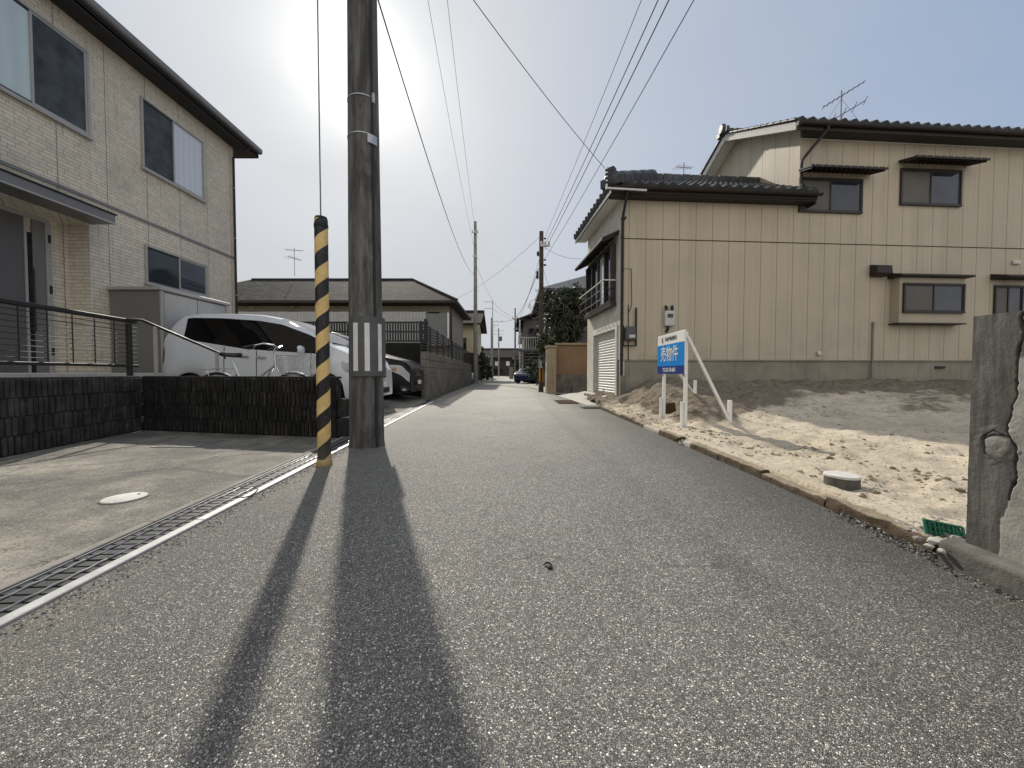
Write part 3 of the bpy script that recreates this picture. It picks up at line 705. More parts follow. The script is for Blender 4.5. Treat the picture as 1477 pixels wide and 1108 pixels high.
# dark rusty board by the sign
p = atZ(966,596,.1); mb = MB(); mb.obox((p.x,p.y,.17), Vector((.10,.02,.01)), Vector((-.004,.02,0)), Vector((-.01,0,.10)))
tag(mb.build('rusty_board', M['rust'], bevel=.004, loc=(p.x,p.y,.1)), 'dark rusty board stuck upright in the sand behind the sign', 'board')
# ------------------------------------------------------------------ main utility pole
PB = Vector((-1.56, 4.12, 0))
t = thing('utility_pole', 'big grey concrete utility pole with a striped reflector sleeve, nearest in the lane', 'utility pole', PB)
def pr(z): return .178 - .0068*z
mb = MB(); prof = [(pr(0)+.004,-.2),(pr(0)+.006,.02),(pr(.05),.05)] + [(pr(z),z) for z in [.25*k for k in range(1,49)]]
mb.lathe(prof, PB, 40); mb.build('shaft', M['pole'], t, smooth=True)
# conduit up the right side
ca = R(-38); mb = MB()
mb.tube([PB+Vector((math.cos(ca)*(pr(z)+.010), math.sin(ca)*(pr(z)+.010), z)) for z in (0,1,2,4,6,9)], .013, 8); mb.build('conduit', M['plastic_dark'], t, smooth=True)
# sleeve with white reflector strips (wrapped, open at the left)
def arc_band(mb, a0, a1, z0, z1, off, n=18, thick=.006, mi=0):
    vs = []
    for k in range(n+1):
        a = a0+(a1-a0)*k/n; d = Vector((math.cos(a), math.sin(a), 0))
        for z in (z0, z1):
            vs.append(PB+d*(pr(z)+off)+Vector((0,0,z))); vs.append(PB+d*(pr(z)+off+thick)+Vector((0,0,z)))
    fs = []
    for k in range(n):
        b = 4*k; e = b+4
        fs += [(b+1,e+1,e+3,b+3),(b,b+2,e+2,e),(b,e,e+1,b+1),(b+2,b+3,e+3,e+2)]
    fs += [(0,1,3,2),(4*n,4*n+2,4*n+3,4*n+1)]
    mb.add(vs, fs, mi)
mb = MB(); arc_band(mb, R(-124), R(28), .745, 1.36, .022, 24); sl = mb.build('reflector_sleeve', M['sleeve'], t, smooth=True)
for a in (-106,-73,-33):
    mb = MB(); arc_band(mb, R(a), R(a+14), .80, 1.29, .0285, 4, .003); mb.build('reflector_strip', M['reflect_strip'], sl, smooth=True)
for z in (1.305,1.055,.80):
    mb = MB(); arc_band(mb, R(-176), R(-118), z-.006, z+.006, .008, 10, .006); mb.build('strap', M['steel'], sl, smooth=True)
for z in (3.60,3.22):
    mb = MB(); arc_band(mb, R(-172), R(-30), z-.005, z+.005, .002, 24, .003); mb.build('steel_band', M['steel'], t, smooth=True)
mb = MB(); arc_band(mb, R(-58), R(-24), 3.12, 3.21, .024, 6, .003); mb.build('number_plate', M['steel'], t, smooth=True)
mb = MB(); d = Vector((math.cos(ca),math.sin(ca),0)); mb.obox(PB+d*(pr(3.6)+.03)+Vector((0,0,3.58)), d*.012, Vector((-d.y,d.x,0))*.014, Vector((0,0,.05))); mb.build('clamp', M['steel'], t, bevel=.003)
# step bolts high up
for k in range(8):
    z = 4.85+k*.45; s = 1 if k % 2 == 0 else -1; a = R(0 if s > 0 else 180); d = Vector((math.cos(a),math.sin(a),0)); mb = MB()
    mb.tube([PB+d*(pr(z)-.01)+Vector((0,0,z)), PB+d*(pr(z)+.14)+Vector((0,0,z)), PB+d*(pr(z)+.145)+Vector((0,0,z+.03))], .009, 6); mb.build('step_bolt', M['steel'], t)
# arm the stay wire hangs from, and cross-arms above the frame
mb = MB(); mb.box(PB.x-.15,PB.x+.9,PB.y-.30,PB.y-.23,10.4,10.48); mb.box(PB.x-.6,PB.x+.9,PB.y-.30,PB.y-.23,11.2,11.28); mb.build('cross_arm', M['steel'], t)
# ------------------------------------------------------------------ stay wire and its striped guard
gb = atZ(468,671,0); gb = Vector((gb.x, gb.y, 0))
t = thing('stay_wire_guard', 'yellow and black striped guard tube around a stay wire', 'stay guard', gb)
mb = MB(); mb.lathe([(.062,0),(.064,.012),(.060,.05),(.0545,.056),(.0535,.2),(.053,1.0),(.0525,2.04),(.050,2.055)], gb, 32); o = mb.build('sleeve', M['stripe'], t, smooth=True)
mb = MB(); mb.lathe([(.051,2.0551),(.046,2.072),(.012,2.078)], gb, 24); mb.build('cap', M['rubber'], t, smooth=True)
ring = MB(); ring.lathe([(.0555,1.985),(.0555,2.01)], gb, 24, cap=False); ring.build('clamp_ring', M['rubber'], t, smooth=True)
mb = MB(); mb.tube([gb+Vector((-.002,0,2.05)), gb+Vector((-.004,.0,6.0)), gb+Vector((-.01,.02,10.0))], .006, 6); mb.build('stay_wire', M['wire_pale'], t, smooth=True)
# ------------------------------------------------------------------ dark split-face block wall (corner wall of the driveway)
WA, WB, WC = Vector((-5.07,5.26,0)), Vector((-4.58,2.85,0)), Vector((-2.13,4.615,0))
t = thing('block_wall', 'low blackened split-face block wall around the driveway corner', 'block wall', WA)
random.seed(5)
def block_run(a, b, inward, name, ht=.735, thick=.12, mt='block'):
    d = (b-a); L = d.length; d.normalize(); mb = MB(); c = (a+b)/2
    mb.obox(c+inward*(thick/2+.012)+Vector((0,0,(ht-.02)/2-.02)), d*(L/2), inward*(thick/2-.006), Vector((0,0,(ht-.02)/2)))
    nb = int(L/.41)+1; rows = 4; rh = (ht-.02)/rows
    for r in range(rows):
        k = 0; x = -(.2 if r % 2 else 0)
        while x < L:
            x0, x1 = max(0, x+.004), min(L, x+.406)
            w = x1-x0
            if w > .03:
                m_ = max(1, int(round(w/.0585)))
                for j in range(m_):
                    s0 = x0+w*j/m_+.008; s1 = x0+w*(j+1)/m_-.008; dep = random.uniform(.012,.030)
                    z0 = r*rh+.004; z1 = (r+1)*rh-.004
                    P = a+d*((s0+s1)/2)
                    mb.obox(P+inward*(.018-dep/2)+Vector((0,0,(z0+z1)/2)), d*((s1-s0)/2), inward*(dep/2+.003), Vector((0,0,(z1-z0)/2)))
            x += .41
    o = mb.build(name, M[mt], t, bevel=.004)
    mb = MB(); mb.obox(c+inward*(thick/2+.012)+Vector((0,0,ht-.012)), d*(L/2), inward*(thick/2+.004), Vector((0,0,.014)))
    mb.build('coping', M[mt], t, bevel=.004)
block_run(WB, WA-(WA-WB).normalized()*.0, Vector(((WA-WB).normalized().y*-1, (WA-WB).normalized().x, 0)), 'block_courses', mt='block_skylit')
bdir = (WC-WA).normalized(); binw = Vector((-bdir.y, bdir.x, 0))
block_run(WA+bdir*.002, WC, binw, 'block_courses')
for k in range(2):
    mb = MB(); p = WC+bdir*.05+binw*.09
    mb.obox(p+Vector((.0,0,.115+k*.24)), bdir*(.05-.008*k), binw*.065, Vector((0,0,.112))); mb.build('end_block', M['block'], t, bevel=.012)
# weeds along the wall foot
def tuft(name, lab, c, n, h, spread, mat, group=None, seed=0):
    random.seed(seed); mb = MB(); c = Vector(c)
    for k in range(n):
        a = random.uniform(0,6.28); r = spread*random.random(); b = c+Vector((math.cos(a)*r, math.sin(a)*r*.5, 0))
        l = h*random.uniform(.5,1); lean = Vector((random.uniform(-.6,.6),random.uniform(-.6,.6),1)).normalized()
        side = lean.cross(Vector((random.uniform(-1,1),random.uniform(-1,1),.1))).normalized()*l*.16
        mb.add([b, b+lean*l*.5+side, b+lean*l, b+lean*l*.5-side], [(0,1,2,3)])
    o = mb.build(name, mat, loc=c); tag(o, lab, 'weed', group); return o
for i, (px, py) in enumerate(((70,640),(122,630),(20,655),(110,634))):
    p = atZ(px,py,0); tuft('weed_tuft', 'small weed tuft at the foot of the blackened wall', (p.x-.03,p.y+.0,0), 26, .05, .10, M['weed'], 'weeds at the wall foot', i)
for i, (px, py) in enumerate(((978,634),(1180,540),(858,566))):
    p = atZ(px,py,.05 if i != 1 else .55)
    if i == 0: tuft('weed_tuft', 'low green weed behind the kerb near the sign posts', (p.x,p.y,sand_z(p.x,p.y)), 30, .06, .07, M['weed'], None, 20)
# ------------------------------------------------------------------ railing on the wall and sloping handrail
ra = (WA-WB).normalized(); rin = Vector((-ra.y, ra.x, 0))*.07
RS = WB+rin; RE = WA+rin+ra*.05
t = thing('balcony_railing', 'black metal railing with thin rods standing on the block wall', 'railing', RS+Vector((0,0,.735)))
def rp(s, z): return RS+ra*s+Vector((0,0,z))
LR = (RE-RS).length
mb = MB(); mb.bar(rp(0,1.455), rp(LR-.02,1.475), .055, .05); mb.build('top_rail', M['alu_black'], t, bevel=.008)
mb = MB(); mb.bar(rp(0,.875), rp(LR,.875), .04, .035); mb.build('bottom_rail', M['alu_black'], t, bevel=.005)
for k in range(9):
    mb = MB(); z = .935+k*.058; mb.tube([rp(0,z), rp(LR,z)], .0042, 5); mb.build('rod', M['alu_black'], t)
for k in range(9):
    mb = MB(); s = .1+k*.29; mb.bar(rp(s,.89), rp(s,1.435), .008, .008, (1,0,0)); mb.build('upright', M['alu_black'], t)
for s in (.25,LR-.14):
    mb = MB(); mb.bar(rp(s,.74), rp(s,1.44), .05, .05, (1,0,0)); mb.build('post', M['alu_black'], t, bevel=.004)
t = thing('handrail', 'grey metal handrail sloping down toward the bicycle', 'handrail', (-4.95,5.45,.1))
h0, h1 = Vector((-4.98,5.2,1.49)), Vector((-4.52,6.05,1.06))
mb = MB(); mb.tube([h0+Vector((-.12,-.1,.0)), h0, h0+(h1-h0)*.5, h1, h1+Vector((.005,.01,-.06))], .018, 8); mb.build('rail', M['alu_dark'], t, smooth=True)
for f in (.14,.9):
    p = h0+(h1-h0)*f; mb = MB(); mb.bar((p.x,p.y,.1), (p.x,p.y,p.z-.01), .035, .035, (1,0,0)); mb.build('post', M['alu_grey'], t, bevel=.003)
# ------------------------------------------------------------------ for-sale sign
SX = 2.26; sdir = Vector((.04,1.03,0)).normalized()
S0 = Vector((2.245,5.02,0)); 
def SP(s, off, z): return S0+sdir*s+Vector((sdir.y,-sdir.x,0))*off+Vector((0,0,z))      # off > 0 behind the board
t = thing('for_sale_sign', 'white and blue property sign on white timber posts with braces, standing in sand', 'sign', S0+Vector((0,0,.08)))
BWID, Z0, Z1 = 1.03, .765, 1.345
mb = MB(); mb.obox(SP(BWID/2,.012,(Z0+Z1)/2), sdir*(BWID/2), Vector((sdir.y,-sdir.x,0))*.010, Vector((0,0,(Z1-Z0)/2))); bd = mb.build('board', M['sign_white'], t, bevel=.003)
def panel(name, s0, s1, z0, z1, mt, off=-.0005):
    m = MB(); m.add([SP(s1,off,z0),SP(s0,off,z0),SP(s0,off,z1),SP(s1,off,z1)], [(0,1,2,3)]); return m.build(name, M[mt], bd)
zb = Z0+.43
panel('blue_panel', .0, BWID, Z0+.115, zb, 'sign_blue'); panel('navy_panel', .0, BWID, Z0, Z0+.115, 'sign_navy')
def text(name, body, s_center, z, size, mt, sx=1.0, off=-.004, bold=.0):
    cu = bpy.data.curves.new(name, 'FONT'); cu.body = body; cu.size = size; cu.align_x = 'CENTER'; cu.align_y = 'CENTER'; cu.extrude = .001; cu.offset = bold
    cu.materials.append(M[mt]); o = bpy.data.objects.new(name, cu); COL.objects.link(o); o.parent = bd
    right = -sdir; up = Vector((0,0,1)); nrm = right.cross(up)
    mw = Matrix((right*sx, up, nrm)).transposed().to_4x4(); mw.translation = SP(s_center, off, z)-ORG[bd.name]
    bpy.context.view_layer.update(); me_ = bpy.data.meshes.new_from_object(o.evaluated_get(bpy.context.evaluated_depsgraph_get())); bpy.data.objects.remove(o)
    o = bpy.data.objects.new(name, me_); COL.objects.link(o); o.parent = bd
    o.matrix_basis = mw; return o
text('sign_lettering', '売物件', BWID*.52, Z0+.275, .235, 'sign_white', .98, bold=.0015)
text('sign_lettering', 'TEL.025-278-6801', BWID*.52, Z0+.058, .078, 'sign_white', .86, bold=.0005)
text('sign_lettering', '新潟不動産販売', BWID*.47, Z0+.505, .062, 'ink', 1.0, bold=.0)
mb = MB(); o0 = BWID*.79
mb.add([SP(o0-.022,-.002,Z0+.465),SP(o0+.022,-.002,Z0+.465),SP(o0+.018,-.002,Z0+.52),SP(o0,-.002,Z0+.555),SP(o0-.012,-.002,Z0+.52)], [(4,3,2,1,0)]); mb.build('sign_logo', M['ink'], bd)
for s in (.06,.86):
    mb = MB(); mb.bar(SP(s,.044,-.1), SP(s,.044,Z1-.02), .042, .040, (1,0,0)); mb.build('post', M['white_paint'], t, bevel=.003)
    mb = MB(); mb.bar(SP(s,.002,-.1), SP(s,.002,.40), .036, .036, (1,0,0)); mb.build('stake', M['white_paint'], t, bevel=.003)
for s, top, foot in ((.03,1.26,(2.86,5.05)),(.90,1.10,(3.28,6.9))):
    fz = sand_z(*foot); f = Vector((foot[0],foot[1],fz+.03))
    mb = MB(); mb.bar(SP(s,.05,top), f, .036, .036); mb.build('brace', M['white_paint'], t, bevel=.003)
    mb = MB(); mb.bar((f.x+.02,f.y+.03,fz-.15), (f.x+.02,f.y+.03,fz+.30), .045, .045, (1,0,0)); mb.build('stake', M['white_paint'], t, bevel=.003)
# ------------------------------------------------------------------ broken rendered wall at the right edge of the picture
t = thing('rendered_wall', 'cracked old rendered wall on a concrete footing, at the road edge by the lot', 'wall', (1.86,1.5,0))
XW = 1.80; YE = 1.508; ZT = 1.0
crack = [atX(px,py,XW) for px, py in ((1476,452),(1472,490),(1468,530),(1466,572),(1457,606),(1454,622),(1461,634),(1470,650),(1464,668),(1468,690),(1462,706),(1456,720))]
crack2 = [atX(px,py,XW) for px, py in ((1461,634),(1448,628),(1432,620),(1418,632),(1424,656),(1436,664))]
def segd(p, a, b):
    ab = b-a; t_ = max(0, min(1, (p-a).dot(ab)/max(1e-9,ab.dot(ab)))); return (p-(a+ab*t_)).length
lump = atX(1438,642,XW)
tone = []
mb = MB()
ny, nz = 90, 300
Y0 = 1.30
def wf(a, b):
    y = YE-(YE-Y0)*a; z = .09+(ZT-.09)*b
    p = Vector((XW, y, z)); q = p.copy(); q.x = 0
    j = .004*noise.noise(Vector((y*60,z*60,1)))+.008*noise.noise(Vector((y*18,z*18,7)))
    pj = Vector((0,y+j,z+j*.7))
    dc = min(segd(pj, Vector((0,c1.y,c1.z)), Vector((0,c2.y,c2.z))) for c1, c2 in zip(crack,crack[1:]))
    dc2 = min(segd(pj, Vector((0,c1.y,c1.z)), Vector((0,c2.y,c2.z))) for c1, c2 in zip(crack2,crack2[1:]))
    x = XW
    wid = .0026+.003*max(0,noise.noise(Vector((z*30,2,5))))
    cr = math.exp(-(dc/wid)**2); cr2 = math.exp(-(dc2/.002)**2)
    x += .014*cr+.006*cr2
    dl = math.hypot((y-lump.y)*1.0, (z-lump.z))*(1+.22*noise.noise(Vector((y*45,z*45,11))))
    x -= .0022*sm(.036,.02,dl) if dl < .034 else 0
    ringd = math.exp(-((dl-.038)/.004)**2); ringd *= sm(-.012,.012,(z-lump.z)+(lump.y-y)*-.5); x += .005*ringd
    x -= .006*sm(.075,.055,dl)*(.6+.4*noise.noise(Vector((y*40,z*40,3))))
    # which side of the crack: find crack y at this height
    yc = None
    for c1, c2 in zip(crack,crack[1:]):
        if c2.z <= z <= c1.z: yc = c1.y+(c2.y-c1.y)*(c1.z-z)/max(1e-6,c1.z-c2.z)
    low = crack[-1].z
    if z < low: yc = crack[-1].y+.022*sm(low,low-.12,z)
    if z > crack[0].z: yc = -9
    right = sm(-.004,.004,(yc if yc is not None else -9)-y-j)
    patch = right*sm(.84,.82,z+j)
    x -= .004*patch
    x += .0014*noise.fractal(Vector((y*14,z*14,4)),1,2,4)+.0006*noise.noise(Vector((y*120,z*120,4)))
    tone.append((max(patch*.9, .5*sm(.042,.030,dl)), min(1, cr*.9+cr2*.6+ringd*.25), 0))
    return (x, y, z)
mb.grid(wf, ny, nz)
ng = len(mb.v)
front = lambda a, b: tuple(mb.v[int(round(b*nz))*(ny+1)+int(round(a*ny))])
# end face (towards the lot), top and the long remainder towards and behind the viewer
mb.grid(lambda a, b: (front(0,b)[0]+(XW+.13-front(0,b)[0])*a, YE+.0015*noise.noise(Vector((a*3,b*30,1))), .09+(ZT-.09)*b) if a > 0 else front(0,b), 4, nz, flip=True)
mb.grid(lambda a, b: (front(b,1)[0]+(XW+.13-front(b,1)[0])*a, YE-(YE-Y0)*b, ZT+.004*(1 if a > 0 else 0)) if a > 0 else front(b,1), 3, ny)
mb.add([(XW,Y0,.09),(XW,-3,.09),(XW,-3,ZT),(XW,Y0,ZT)], [(0,1,2,3)]); mb.add([(XW,Y0,ZT),(XW,-3,ZT),(XW+.13,-3,ZT),(XW+.13,Y0,ZT)], [(0,1,2,3)])
mb.add([(XW+.13,YE,.05),(XW+.13,YE,ZT),(XW+.13,-3,ZT),(XW+.13,-3,.05)], [(0,1,2,3)])
o = mb.build('render_face', M['cwall'], t, smooth='all')
att = o.data.color_attributes.new('tone', 'FLOAT_COLOR', 'POINT')
for i in range(len(o.data.vertices)):
    c_ = tone[i] if i < ng else (.05,0,0)
    att.data[i].color = (c_[0],c_[1],0,1)
mb = MB()
def ff(a, b):
    prof = [(-.054,-.05),(-.054,.03),(-.053,.082),(-.046,.096),(-.008,.106),(.03,.11)]
    k = min(4,int(a*5)); f = a*5-k
    x = prof[k][0]*(1-f)+prof[k+1][0]*f; z = prof[k][1]*(1-f)+prof[k+1][1]*f
    y = 1.555-(1.555+1.5)*b
    n = .003*noise.fractal(Vector((x*25,y*14,z*25)),1,2,4)
    return (XW+x+n, y, z+n)
mb.grid(ff, 20, 260, flip=False)
pts = [ff(k/20,0) for k in range(21)]+[(XW+.15,1.555,.11),(XW+.15,1.555,-.05)]
mb.add(pts, [tuple(range(22,-1,-1))])
mb.build('footing', weathered('footing_concrete', (.155,.147,.132), .92, 0, .3, 7, .3, .5, .6, 70, .2, 0, .006), t, smooth='all')
# ------------------------------------------------------------------ left house (stone-pattern siding)
XF = -7.92; YC = 11.11; ZG = .68; ZE = 7.16
house = thing('two_storey_house', 'beige two storey house with stone pattern siding and a grey porch canopy', 'house', (-12,4.5,ZG))
XR, YR0, YR1, ZR = -8.32, 3.6, 7.28, 3.56
mb = MB()
mb.box(-17,XF,-3,YC,ZR,ZE)                       # upper body
mb.box(-17,XF,YR1,YC,ZG-.1,ZR)                   # right of the entrance recess
mb.box(-17,XF,-3,YR0,ZG-.1,ZR)
mb.box(-17,XR,YR0,YR1,ZG-.1,ZR)
mb.build('wall', M['siding'], house)
mb = MB(); mb.box(XF,XF+.022,-3,YC+.01,4.02,4.075); mb.build('belt_flashing', M['gutter_grey'], house)
# eaves: soffit slab, fascia, gutter and low hip roof
mb = MB(); mb.box(-17.5,XF+.40,-3.5,YC+.5,ZE,ZE+.05); mb.build('soffit', M['soffit_dark'], house)
rf = MB(); e = [(-17.5,-3.5),(XF+.40,-3.5),(XF+.40,YC+.5),(-17.5,YC+.5)]
zt = ZE+.25
rf.add([(x,y,zt) for x,y in e]+[(-12.5,1.4,zt+1.5),(-12.5,6.6,zt+1.5)], [(0,1,4),(1,2,5,4),(2,3,5),(3,0,4,5)]); rf.build('roof', M['shingle'], house)
mb = MB(); mb.box(XF+.37,XF+.40,-3.5,YC+.5,ZE-.02,zt-.004); mb.box(-17.5,XF+.37,YC+.47,YC+.5,ZE-.02,zt-.004); mb.build('fascia', M['soffit_dark'], house)
mb = MB()
prof = [(0,0),(.0,.13),(.02,.145),(.085,.145),(.105,.13),(.105,.03),(.085,-.005),(.02,-.01)]
P0 = Vector((XF+.402,-3.5,ZE+.105))
mb.prism([P0+Vector((a,0,b)) for a,b in prof], (0,YC+.52+3.5,0)); mb.build('gutter', M['gutter_grey'], house, bevel=.006)
def lwin(y0, y1, z0, z1, panes, frame='alu_grey', name='window', split=None, x=XF):
    fw = .04; m = MB()
    m.box(x+.002,x+.045,y0,y1,z1-fw,z1); m.box(x+.002,x+.045,y0,y1,z0,z0+fw); m.box(x+.002,x+.045,y0,y0+fw,z0+fw,z1-fw); m.box(x+.002,x+.045,y1-fw,y1,z0+fw,z1-fw)
    f = m.build(name, M[frame], house, bevel=.004)
    ym = split if split is not None else (y0+y1)/2
    for k, (a, b) in enumerate(((y0+fw,ym+.02),(ym-.02,y1-fw))):
        dz = .012 if k == 0 else .022
        m = MB(); sw = .035
        m.box(x+.003,x+dz+.008,a,a+sw,z0+fw,z1-fw); m.box(x+.003,x+dz+.008,b-sw,b,z0+fw,z1-fw); m.box(x+.003,x+dz+.008,a+sw,b-sw,z0+fw,z0+fw+sw); m.box(x+.003,x+dz+.008,a+sw,b-sw,z1-fw-sw,z1-fw)
        m.build('sash', M['alu_dark'] if k == 0 else M['alu_grey'], f)
        m = MB(); m.box(x+.003,x+dz,a+sw,b-sw,z0+fw+sw,z1-fw-sw); m.build('pane', M[panes[k]], f)
    m = MB(); m.box(x+.002,x+.07,y0-.02,y1+.02,z0-.035,z0-.002); m.build('sill', M['alu_grey'], f)
    return f
lwin(5.35,7.34,5.17,6.76,('curtain_cyan','screen'), split=6.48)
lwin(8.35,10.02,5.17,6.68,('screen','curtain_white'), split=9.14)
lwin(8.36,10.05,2.72,3.55,('glass','glass_blue'), split=9.22)
mb = MB()
for k in range(7): mb.box(XF+.0225,XF+.024,9.27,9.98,2.80+k*.09,2.815+k*.09)
mb.build('blind', M['screen_grey'], house)
# canopy over the entrance
cn = MB(); cn.box(XF+.001,XF+.46,1.5,7.33,3.57,3.74); cn = cn.build('porch_canopy', M['gutter_grey'], house, bevel=.008)
mb = MB(); mb.box(XF+.462,XF+.472,1.5,7.34,3.565,3.592); mb.build('edge_strip', M['alu_grey'], cn)
mb = MB(); mb.box(XF+.001,XF+.48,1.5,7.35,3.742,3.765); mb.build('canopy_flashing', M['soffit_dark'], cn)
# entrance door in the recess
dz0, dz1 = .78, 3.44
d = MB(); d.box(XR+.002,XR+.03,4.9,6.98,dz1,dz1+.08); d.box(XR+.002,XR+.05,6.9,6.98,dz0,dz1); d.box(XR+.002,XR+.05,4.9,4.98,dz0,dz1)
dr = d.build('entrance_door', M['alu_grey'], house, bevel=.004)
mb = MB(); mb.box(XR+.002,XR+.025,4.98,6.60,dz0,dz1); mb.build('door_leaf', M['door_grey'], dr)
mb = MB(); mb.box(XR+.002,XR+.04,6.60,6.635,dz0,dz1); mb.build('stile', M['alu_grey'], dr)
mb = MB(); mb.box(XR+.002,XR+.02,6.635,6.72,dz0,3.2); mb.build('glass_slit', M['glass'], dr)
mb = MB(); mb.box(XR+.002,XR+.028,6.72,6.90,dz0,dz1); mb.build('side_panel', M['shed'], dr)
mb = MB(); mb.tube([(XR+.07,6.69,1.5),(XR+.07,6.69,2.6)], .014, 8); mb.build('pull_handle', M['alu_dark'], dr)
for z in (1.1,2.2,3.1):
    mb = MB(); mb.box(XR+.05,XR+.064,6.93,6.965,z,z+.14); mb.build('hinge', M['alu_dark'], dr)
mb = MB(); mb.box(XR,-6.3,3.6,7.2,ZG+.03,ZG+.1); mb.build('porch_step', M['concrete_pale'], house, bevel=.01)
# down-pipe on the far corner
mb = MB(); mb.tube([(XF+.44,YC+.1,ZE+.1),(XF+.30,YC+.02,ZE-.12),(XF+.045,YC-.05,ZE-.28),(XF+.045,YC-.05,ZG)], .028, 8); mb.build('downpipe', M['fascia'], house, smooth=True)
for z in (1.6,3.0,4.6,6.0):
    mb = MB(); mb.lathe([(.033,z-.012),(.033,z+.012)], (XF+.045,YC-.05,0), 10); mb.build('pipe_clip', M['alu_grey'], house)
# ------------------------------------------------------------------ storage shed against the wall
sh = thing('storage_shed', 'grey sheet metal storage shed against the beige house, behind the white van', 'shed', (-7.4,8.4,ZG))
mb = MB(); mb.box(-7.9,-6.90,7.6,9.34,ZG,2.40); mb.build('body', M['shed'], sh, bevel=.006)
mb = MB(); mb.box(-7.905,-6.84,7.55,9.40,2.402,2.47); mb.build('roof', M['alu_grey'], sh, bevel=.01)
for a, b in ((7.66,8.46),(8.48,9.28)):
    mb = MB(); mb.box(-6.899,-6.88,a,b,ZG+.05,2.37); dd = mb.build('door', M['shed_front'], sh, bevel=.003)
    mb = MB(); mb.box(-6.879,-6.862,b-.07,b-.05,1.3,1.6); mb.build('handle', M['alu_dark'], dd)
mb = MB(); mb.box(-6.91,-6.87,7.585,7.64,ZG,2.40); mb.box(-6.91,-6.87,9.3,9.345,ZG,2.40); mb.build('corner_post', M['alu_grey'], sh, bevel=.004)
# ------------------------------------------------------------------ bicycle between wall and van
BX, BY, BG = -4.37, 5.72, .098
bk = thing('bicycle', 'silver city bicycle with wire front basket parked behind the low wall', 'bicycle', (BX+.55,BY,BG))
def bp(x, z, y=0): return Vector((BX+x, BY+y, BG+z))
WR = .335
for wx in (0, 1.13):
    mb = MB(); mb.tube([bp(wx+math.cos(a)*WR, WR+.005+math.sin(a)*WR) for a in [2*math.pi*k/40 for k in range(40)]], .018, 8, closed=True); w = mb.build('wheel', M['rubber'], bk, smooth=True)
    mb = MB(); mb.tube([bp(wx+math.cos(a)*(WR-.025), WR+.005+math.sin(a)*(WR-.025)) for a in [2*math.pi*k/40 for k in range(40)]], .010, 6, closed=True); mb.build('rim', M['bike_silver'], w, smooth=True)
    mb = MB()
    for k in range(28):
        a = 2*math.pi*k/28; sg_ = (-1)**k
        mb.tube([bp(wx+.02*math.cos(a+1.2*sg_), WR+.02*math.sin(a+1.2*sg_), .03*sg_), bp(wx+math.cos(a)*(WR-.03), WR+math.sin(a)*(WR-.03))], .0016, 4, cap=False)
    mb.build('spokes', M['bike_silver'], w)
    mb = MB(); mb.tube([bp(wx,WR,-.05), bp(wx,WR,.05)], .02, 8); mb.build('hub', M['bike_silver'], w)
    fa = (R(15), R(175)) if wx == 0 else (R(20), R(190)); mb = MB()
    def fen(a, b, wx=wx, fa=fa):
        t_ = fa[0]+(fa[1]-fa[0])*a; yy = (b-.5)*.06; rr = WR+.035-.012*abs(b-.5)*2
        return bp(wx+math.cos(t_)*rr, WR+math.sin(t_)*rr, yy)
    mb.grid(fen, 24, 4); mb.build('mudguard', M['bike_silver'], bk, smooth=True)
mb = MB()
for pts, r in (([(.45,.30),(.25,.80)],.016),([(.45,.30),(.62,.42),(.86,.82)],.018),([(.36,.52),(.60,.60),(.86,.80)],.014),([(0,WR),(.45,.28)],.011),([(0,WR),(.30,.68)],.010),([(.86,.74),(.85,.95)],.018),([(.88,.76),(.97,.55),(1.13,WR)],.014)):
    mb.tube([bp(*p) for p in pts], r, 8)
mb.build('frame', M['bike_silver'], bk, smooth=True)
mb = MB(); mb.tube([bp(.25,.78), bp(.215,.90)], .012, 8); mb.build('seat_post', M['bike_silver'], bk)
mb = MB()
def sad(a, b):
    x = -.14+.29*a; w = .095*(1-sm(.35,.9,a)*.72)*min(1,(a*9)**.5 if a < .11 else 1); t_ = math.pi*2*b
    return bp(.20+x, .935+.045*math.sin(t_)*(1 if math.sin(t_) > 0 else .6)+.02*(1-a)**2, w*math.cos(t_))
mb.grid(sad, 12, 14); mb.add([sad(1,k/14) for k in range(14)], [tuple(range(14))]); mb.build('saddle', M['leather'], bk, smooth='all')
mb = MB(); mb.tube([bp(.84,.93), bp(.84,1.02), bp(.87,1.06), bp(.92,1.05,.0)], .012, 8)
for sg_ in (-1,1): mb.tube([bp(.90,1.05), bp(.90,1.085,.10*sg_), bp(.82,1.10,.22*sg_), bp(.68,1.06,.27*sg_), bp(.60,1.04,.275*sg_)], .011, 8)
hb = mb.build('handlebar', M['bike_silver'], bk, smooth=True)
for sg_ in (-1,1):
    mb = MB(); mb.tube([bp(.72,1.07,.262*sg_), bp(.58,1.035,.277*sg_)], .017, 8); mb.build('grip', M['rubber'], hb, smooth=True)
    mb = MB(); mb.tube([bp(.74,1.06,.265*sg_), bp(.70,1.02,.262*sg_), bp(.62,1.0,.27*sg_)], .005, 6); mb.build('brake_lever', M['bike_silver'], hb)
mb = MB()
bx0, bx1, by, z0, z1 = .96, 1.38, .17, .66, .94
def bk_pt(x, y, f): return bp(1.15+(x-1.15)*(.78+.22*f), z0+(z1-z0)*f, y*(.78+.22*f))
for k in range(10):
    f = k/9; mb.tube([bk_pt(bx0,-by,f), bk_pt(bx1,-by,f), bk_pt(bx1,by,f), bk_pt(bx0,by,f)], .003 if k < 9 else .006, 5, closed=True)
for k in range(13):
    x = bx0+(bx1-bx0)*k/12
    for s in (-1,1): mb.tube([bk_pt(x,by*s,0), bk_pt(x,by*s,1)], .0025, 4)
for k in range(9):
    y = -by+2*by*k/8
    for x in (bx0,bx1): mb.tube([bk_pt(x,y,0), bk_pt(x,y,1)], .0025, 4)
    mb.tube([bk_pt(bx0,y,0), bk_pt(bx1,y,0)], .0025, 4)
